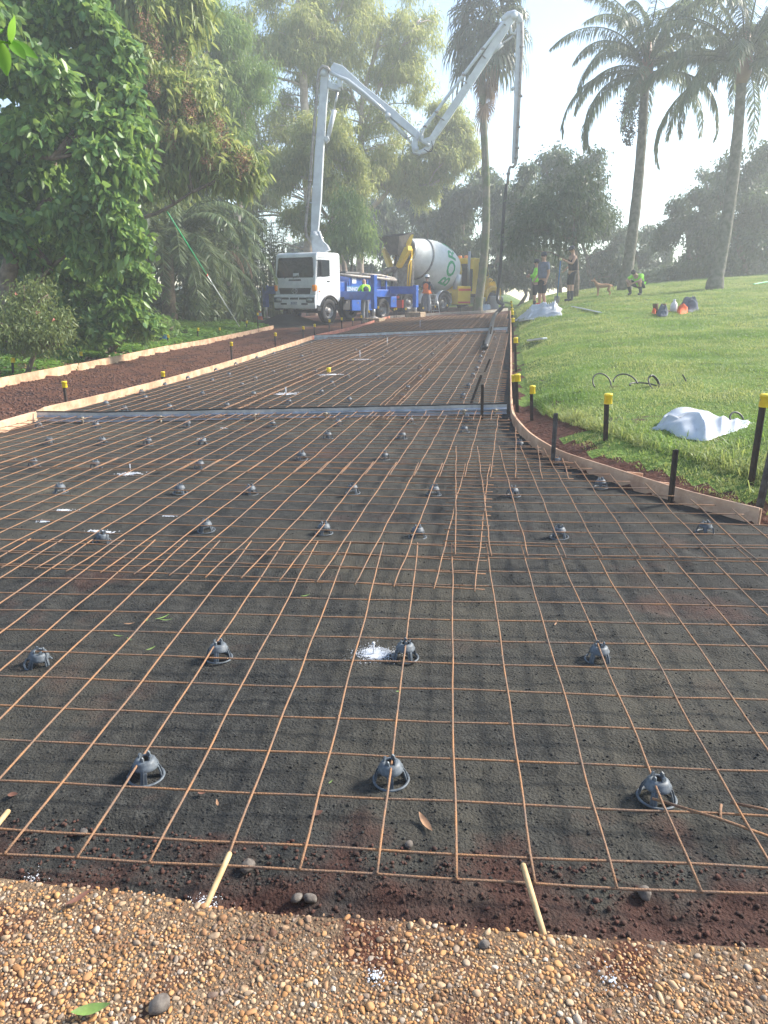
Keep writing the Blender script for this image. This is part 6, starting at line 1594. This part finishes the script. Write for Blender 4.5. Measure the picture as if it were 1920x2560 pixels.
# flowering shrub at lower left, small ferny plants
b = Vector((A3(60, 880, 13.6).x, 13.6, 0)); b.z = gz(b.x, b.y)
e = tree('flowering_shrub', 'twiggy shrub with small pink flowers at the lower left', b, [(60, 790, 75, .8), (120, 830, 60, .7, -.3), (10, 830, 60, .8, -.3), (150, 800, 35, .8), (90, 730, 45, .7, .2), (60, 850, 60, .5, -.2)], 13.6, 900, 12, .2, .09, .025, leafmat('shrub_leaf', (.10, .15, .045), (.07, .11, .035), (.18, .22, .07)), None, limb=44, droop=.1, shell=.15, cat='shrub', group=None, r0=.05, rag=.6)
for (px, py) in ((95, 780), (135, 800), (40, 735)):
    q = A3(px, py, 12.9)-b; leaves('flower', np.array(q)+rng.normal(size=(14, 3))*.015, nrm(rng.normal(size=(14, 3))), .022, .016, mat('pink_petal', (.7, .25, .2), rough=.6), e)
for (px, py, Y, s, lb) in ((400, 850, 17, 45, 'pale leafed plant left of the blue bucket'), (240, 880, 13.2, 26, 'light green seedling in the ground cover before the dark bushes'), (350, 860, 16, 30, 'grey green fern at the edge of the ground cover'), (205, 770, 13, 30, 'pale round leafed herb between the shrubs')):
    c = onlawn(px, py); tree('leafy_plant', lb, c, [(px, py-s*.8, s, .8)], c.y, 60, 9, .12, .13, .035, m_leafF, None, limb=6, cat='plant', group=None, r0=.012, shell=.1, fold=True)

# ---- feather palms
def frond_mesh(name, parent, base, az, el, L, droop, nl, ll, lw, hang, m, rr=.02, seed=0, swing=0, twist=0):
    N = 16; p = Vector(base); pts = [p.copy()]; ds = []
    for i in range(N):
        t = (i+.5)/N; a = el-droop*t**1.25; z = az+swing*t
        d = Vector((math.sin(z)*math.cos(a), math.cos(z)*math.cos(a), math.sin(a))); ds.append(d); p = p+d*L/N; pts.append(p.copy())
    V = []; F = []
    r = MB().tube(pts, [rr*(1-.85*i/N) for i in range(N+1)], 5); V = list(r.v); F = [f for f in r.f if len(f) == 4]
    V = [np.array(V)]; Fq = [np.array(F)]; b0 = len(V[0])
    ts = (np.arange(nl)+.5)/nl*.93+.07; ts = np.concatenate([ts, ts]); sd = np.concatenate([np.ones(nl), -np.ones(nl)])
    pa = np.array([q[:] for q in pts]); da = np.array([q[:] for q in ds]+[ds[-1][:]])
    ii = np.clip(ts*N, 0, N-1e-4); i0 = ii.astype(int); fr = (ii-i0)[:, None]
    P = pa[i0]*(1-fr)+pa[i0+1]*fr; d = nrm(da[i0]*(1-fr)+da[np.minimum(i0+1, N)]*fr)
    side = nrm(np.cross(d, np.array([0, 0, 1.0])))*sd[:, None]; up = np.cross(side, d)*np.where(sd > 0, 1, -1)[:, None]
    prof = np.sin(np.pi*np.clip(ts*.86+.1, 0, 1))**.6
    D = nrm(side*1.0+d*(.45+.5*ts[:, None])+up*twist+np.array([0, 0, -hang])*rng.uniform(.6, 1.4, (len(ts), 1))+rng.normal(size=P.shape)*.13)
    l = ll*prof*rng.uniform(.8, 1.1, len(ts)); w = np.full(len(ts), lw)
    W_ = nrm(np.cross(D, np.array([0, 0, 1.0])+rng.normal(size=P.shape)*.3))*w[:, None]*.5
    mid = P+D*l[:, None]*.5; tip = mid+nrm(D+np.array([0, 0, -hang*.9]))*l[:, None]*.5
    VV = np.stack([P-W_*.6, P+W_*.6, mid+W_, mid-W_, tip+W_*.15, tip-W_*.15], 1).reshape(-1, 3); b = b0+np.arange(len(ts))[:, None]*6
    FF = np.concatenate([b+np.array([0, 1, 2, 3]), b+np.array([3, 2, 4, 5])])
    return np_mesh(name, np.concatenate([V[0], VV]), np.concatenate([Fq[0], FF]), m, parent, tint=np.concatenate([np.full(len(F), .2), rng.random(len(FF))]))
m_frond = leafmat('palm_frond', (.10, .155, .07), (.07, .11, .05), (.16, .20, .09), .3)
m_frondd = leafmat('dark_palm_frond', (.055, .085, .04), (.04, .06, .03), (.085, .11, .05), .25)
m_frondq = leafmat('lawn_palm_frond', (.09, .13, .07), (.065, .095, .05), (.13, .17, .085), .4)
m_deadf = leafmat('dead_frond', (.28, .17, .09), (.18, .10, .06), (.34, .22, .12), .2)
pc = A3(410, 635, 27.5); b = Vector((pc.x, 27.6, gz(pc.x, 27.6)))
ph = empty('feather_palm', b, 0, 'squat feather palm with long arching fronds on the left bank', 'palm')
MB().tube([(0, 0, -.1), (0, 0, .8), (.05, 0, pc.z-b.z)], [.3, .26, .24], 12).build('trunk', m_bark, ph)
for k in range(64):
    az = k*2.39996+rnd.uniform(-.2, .2); el = R(rnd.choice([80, 70, 60, 48, 35, 22]))+rnd.uniform(-.1, .1)
    frond_mesh('frond', ph, (.05+.1*math.sin(az), .1*math.cos(az), pc.z-b.z+rnd.uniform(-.2, .2)), az, el, rnd.uniform(4.2, 5.3), R(rnd.uniform(105, 155)), 84, .55, .050, .3, m_frond, .026, swing=rnd.uniform(-.3, .3))
pc2 = A3(535, 660, 32); b2 = Vector((pc2.x, 32, gz(pc2.x, 32)))
ph2 = empty('feather_palm', b2, 0, 'smaller feather palm behind the green pole with one dead brown frond', 'palm')
MB().tube([(0, 0, -.1), (0, 0, .8), (.05, 0, pc2.z-b2.z)], [.25, .22, .2], 10).build('trunk', m_bark, ph2)
for k in range(26):
    az = k*2.39996; frond_mesh('frond', ph2, (0, 0, pc2.z-b2.z), az, R(rnd.choice([70, 50, 30])), rnd.uniform(2.4, 3.0), R(rnd.uniform(105, 140)), 52, .45, .036, .35, m_frond, .02, swing=rnd.uniform(-.3, .3))
for s in (0, .25): frond_mesh('dead_frond', ph2, (.2, -.2, pc2.z-b2.z+.4), R(118)+s, R(20), 2.4, R(110), 44, .35, .03, 1.6, m_deadf, .03)
# two tall queen palms at the right
def queen(px0, py0, pxt, pyt, Y, label, nf, r0, L, seed, bend=0):
    rnd.seed(seed); b = A3(px0, py0, Y); b.z = gz(b.x, b.y); t = A3(pxt, pyt, Y)-b
    e = empty('queen_palm', b, 0, label, 'palm', 'tall feather palms on the lawn')
    pts = [Vector((0, 0, -.2)), Vector((0, 0, .25))]+[Vector((t.x*q+bend*math.sin(q*3.14), t.y*q, t.z*q)) for q in np.linspace(.08, 1, 20)]
    rr = [r0*1.5, r0*1.35]+[r0*(1.05-.35*q)*(1+.03*math.sin(i*2.1)) for i, q in enumerate(np.linspace(0, 1, 20))]
    MB().tube(pts, rr, 14).build('trunk', mat('palm_bark', (.17, .155, .13), rough=.95, col2=(.085, .085, .06), vscale=5, bump=.8, bscale=14), e)
    MB().tube([t+Vector((0, 0, -.25)), t+Vector((0, 0, .05)), t+Vector((0, 0, .45)), t+Vector((0, 0, 1.3))], [r0*.75, r0*1.25, r0*1.15, r0*.4], 12).build('crownshaft', m_deadf, e)
    for k in range(nf):
        az = k*2.39996+rnd.uniform(-.2, .2); q = k/nf; el = R(82-80*q)+rnd.uniform(-.12, .12)
        frond_mesh('frond', e, t+Vector((.1*math.sin(az), .1*math.cos(az), .75-.55*q)), az, el, L*rnd.uniform(.85, 1.1), R(78+45*q+rnd.uniform(-8, 8)), 92, .62, .046, .9, m_frondq, .035, swing=rnd.uniform(-.25, .25), twist=.2*(k % 3-1))
    return e, b, t
q1, bq, tq = queen(1562, 716, 1613, 205, 30.5, 'tall feather palm with a hanging fruit cluster, left of the two on the lawn', 30, .22, 4.2, 3, .12)
c = A3(1573, 290, 30.2)-bq; n = 900
pp = rng.normal(size=(n, 3))*np.array([.15, .15, .0]); pp[:, 2] = rng.uniform(-.9, .75, n); pp[:, :2] *= (1.15-.7*np.abs(pp[:, 2:]-.1))
leaves('fruit_cluster', pp*1.15+np.array(c)+np.array([-.22, -.9, -.1]), nrm(rng.normal(size=(n, 3))*.6+np.array([0, 0, -1])), .09, .06, mat('palm_fruit', (.09, .075, .05), rough=.9, var=.4), q1)
MB().tube([tq+Vector((-.1, 0, .0)), tq+Vector((-.35, 0, -.15)), c+Vector((-.22, -.9, .7))], .03, 6).build('fruit_stalk', m_bark, q1)
q2, bq2, tq2 = queen(1788, 706, 1855, 190, 27.5, 'tall feather palm at the right edge of the lawn', 33, .23, 4.2, 5, .15)
# tall fan palm in the middle
rnd.seed(9)
b = A3(1194, 770, 37.4); b.z = zd(b.x, b.y); b.z = max(b.z, gz(b.x, b.y)); t = A3(1222, 60, 37.4)-b
fp = empty('fan_palm', b, 0, 'very tall thin fan palm in front of the yellow truck cab', 'palm')
MB().tube([Vector((0, 0, -.2)), Vector((0, 0, .3))]+[Vector((t.x*q+.25*math.sin(q*5), t.y*q, t.z*q)) for q in np.linspace(.08, 1, 26)], [.32, .25]+[.21-.07*q for q in np.linspace(0, 1, 26)], 12).build('trunk', mat('mossy_palm_bark', (.17, .15, .11), rough=.95, col2=(.08, .11, .04), vscale=2.2, bump=.8, bscale=14), fp)
def fan(parent, base, az, el, pet, r, m, droop=.9, nseg=26):
    d = Vector((math.sin(az)*math.cos(el), math.cos(az)*math.cos(el), math.sin(el))); up = Vector((0, 0, 1)); s = d.cross(up).normalized(); n_ = s.cross(d)
    c = base+d*pet+Vector((0, 0, -.25*pet)); V = []; F = []
    tb = MB().tube([base, base+d*pet*.55+Vector((0, 0, -.06*pet)), c], [.03, .022, .018], 5); V = list(map(tuple, tb.v)); F = [f for f in tb.f if len(f) == 4]
    d2 = (d+Vector((0, 0, -.55))).normalized(); s2 = s; 
    for i in range(nseg):
        a = (i/(nseg-1)-.5)*R(250); dr_ = d2*math.cos(a)+s2*math.sin(a); w = (s2*math.cos(a)-d2*math.sin(a))*r*.055
        p0 = c; p1 = c+dr_*r*.5+n_*(.05*r*(1 if i % 2 else -1)); p2 = p1+(dr_*.45+Vector((0, 0, -droop*.45)))*r*.5; p3 = p2+Vector((0, 0, -1))*r*.35*droop+dr_*r*.06
        b_ = len(V); V += [tuple(p0-w*.25), tuple(p0+w*.25), tuple(p1+w), tuple(p1-w), tuple(p2+w*.6), tuple(p2-w*.6), tuple(p3+w*.1), tuple(p3-w*.1)]
        F += [(b_, b_+1, b_+2, b_+3), (b_+3, b_+2, b_+4, b_+5), (b_+5, b_+4, b_+6, b_+7)]
    np_mesh('fan_leaf', V, F, m, parent, tint=rng.random(len(F)), smooth=False)
for k in range(34):
    az = k*2.39996; q = k/34; fan(fp, t+Vector((0, 0, .6-1.1*q)), az, R(70-110*q), rnd.uniform(1.0, 1.5), rnd.uniform(1.1, 1.35), m_frondd, .5+.6*q)
for k in range(9):
    az = k*2.39996; fan(fp, t+Vector((0, 0, -.9-rnd.uniform(0, 2.6))), az, R(-62), rnd.uniform(.3, .6), rnd.uniform(.5, .8), m_deadf, 1.1)
# leafy twig close to the lens, top left
e = empty('leafy_twig', A3(-60, 120, 1.15), 0, 'out of focus bright green leafy twig close by at the top left corner', 'twig')
o = e.location.copy(); mt = leafmat('near_leaf', (.16, .34, .05), (.12, .28, .04), (.20, .38, .07), .5)
MB().tube([A3(-80, 80, 1.15)-o, A3(-20, 100, 1.15)-o, A3(28, 108, 1.13)-o], .0012, 6).build('stem', mt, e)
for (a, c_, w) in (((25, 105), (95, 150), .012), ((28, 108), (42, 40), .010), ((25, 105), (66, 155), .011), ((0, 100), (18, 190), .013), ((-20, 98), (14, 78), .010)):
    p, q = A3(*a, 1.14), A3(*c_, 1.12+.03*(w > .011)); L_l = (q-p).length; lm = leafmesh(L_l, w*.9, .15, 8); d = (q-p).normalized(); n_ = Vector((.3, -.8, .5)); s = n_.cross(d).normalized(); n_ = d.cross(s)
    M = Matrix(((d.x, s.x, n_.x, (p-o).x), (d.y, s.y, n_.y, (p-o).y), (d.z, s.z, n_.z, (p-o).z), (0, 0, 0, 1))); lm.v = [tuple(M @ Vector(v)) for v in lm.v]; lm.build('leaf', mt, e)

# ---- grass of the lawn and ground cover of the left bank
def blades(name, n, fx, h0, h1, w, m, label, cat='grass', lean=.5, broad=False):
    P = []
    while len(P) < n:
        p = fx()
        if p is not None: P.append(p)
    P = np.array(P); n = len(P); sc = P[:, 3]
    base = P[:, :3].copy(); base[:, 2] -= .01
    a = rng.uniform(0, 6.283, n); l = rng.uniform(0, lean, n)
    D = np.stack([np.cos(a)*np.sin(l*1.3), np.sin(a)*np.sin(l*1.3), np.cos(l*1.3)], 1)
    H = rng.uniform(h0, h1, n)*sc; S = np.stack([-np.sin(a), np.cos(a), np.zeros(n)], 1)*(w*sc)[:, None]
    mid = base+D*(H*.55)[:, None]; tip = mid+nrm(D+np.stack([np.cos(a), np.sin(a), -.5*np.ones(n)], 1)*lean)*(H*.5)[:, None]
    V = np.stack([base-S*.5, base+S*.5, mid+S*(.9 if broad else .45), mid-S*(.9 if broad else .45), tip], 1).reshape(-1, 3)
    tn = np.array([noise.noise(Vector((q[0]*.7, q[1]*.7, 2)))+.6*noise.noise(Vector((q[0]*2.7, q[1]*2.7, 5))) for q in base])
    b_ = np.arange(n)[:, None]*5; F = np.concatenate([b_+np.array([0, 1, 2, 3])], 0); F2 = b_+np.array([3, 2, 4, 4])
    F = np.concatenate([F, b_+np.array([3, 2, 4, 3])*1]) if False else F
    me_F = np.concatenate([b_+np.array([0, 1, 2]), b_+np.array([0, 2, 3]), b_+np.array([3, 2, 4])])
    t = np.clip(rng.random(n)*.55+.25+tn*.9, -.3, 1.25); o = np_mesh(name, V, me_F, m, tint=np.concatenate([t, t, t])); return tag(o, label, cat, kind='stuff')
m_grass = leafmat('grass_blade', (.13, .25, .035), (.085, .17, .025), (.27, .31, .10), .4, .5)
def fgrass():
    y = 3.3+rng.random()**1.9*31; e_ = xe(y); x = e_+.25+rng.random()*min(17, .62*y+3.5)
    d = x-e_; edge = .16+.24*sm(12, 5, y)*(.6+.8*nz(x, y, 1.1, 9))+.16*nz(x, y, 2.5, 4)
    if 6.8 < y < 8.8 and d < 1.3: edge += .42
    if d < edge-.12*rng.random(): return None
    if x > .62*y+2.0: return None
    patch = nz(x, y, 1.9, 5)
    if patch > .28 and rng.random() < .6: return None
    s = (.75+.05*y)*(1+.4*nz(x, y, .8, 3))
    return (x, y, lawn_z(x, y), s)
blades('lawn_grass', 260000, fgrass, .018, .042, .0065, m_grass, 'short bright green grass of the sloping lawn on the right')
def ftall():
    if rng.random() < .35:
        p = (3.2+rng.normal()*.35, 4.9+rng.normal()*.5)
    else:
        y = 4.3+rng.random()*5; p = (xe(y)+.32+abs(rng.normal())*.16+.35*sm(9, 5, y), y)
    if p[0] < xe(p[1])+.16: return None
    return (p[0], p[1], lawn_z(*p), rng.uniform(1, 1.8))
blades('edge_grass', 6500, ftall, .045, .11, .006, m_grass, 'long ragged grass along the cut edge of the lawn', lean=.9)
def fcover():
    y = 8+rng.random()*22; o_ = xo(y); x = o_-.25-rng.random()**1.3*4.2
    if nz(x, y, 1.6, 2) < -.25: return None
    if o_-x < .5+.35*nz(x, y, 2.2) and rng.random() < .7: return None
    return (x, y, lawn_z(x, y), (.7+.04*y)*(1+.5*nz(x, y, 1.5)))
blades('ground_cover', 60000, fcover, .04, .10, .03, leafmat('cover_leaf', (.10, .22, .03), (.07, .17, .025), (.17, .30, .05), .35), 'bright green ground cover on the left bank below the shrubs', 'ground cover', lean=1.1, broad=True)
def flit():
    y = 8+rng.random()*14; x = xo(y)-.1-rng.random()**1.5*2.5
    return (x, y, lawn_z(x, y)+.01, 1.0)
blades('leaf_litter', 2500, flit, .05, .09, .035, leafmat('litter_leaf', (.22, .13, .07), (.14, .08, .05), (.3, .2, .1), .1), 'dead brown leaves lying in the ground cover on the left', 'leaf litter', lean=1.5, broad=True)

# ------------------------------------------------------------------ MORNING HAZE
hz = MB().box((0, 65, 10), (260, 190, 34)).build('haze', None)
tag(hz, 'thin morning haze hanging over the driveway and between the trees', 'haze', kind='stuff')
hm = bpy.data.materials.new('haze'); hm.use_nodes = True; hn = hm.node_tree.nodes; hn.remove(hn['Principled BSDF'])
pv = hn.new('ShaderNodeVolumePrincipled'); pv.inputs['Color'].default_value = (.93, .96, 1, 1); pv.inputs['Density'].default_value = HAZE_DENSITY; pv.inputs['Anisotropy'].default_value = .4
hm.node_tree.links.new(pv.outputs[0], hn['Material Output'].inputs['Volume'])
hz.data.materials.clear(); hz.data.materials.append(hm)
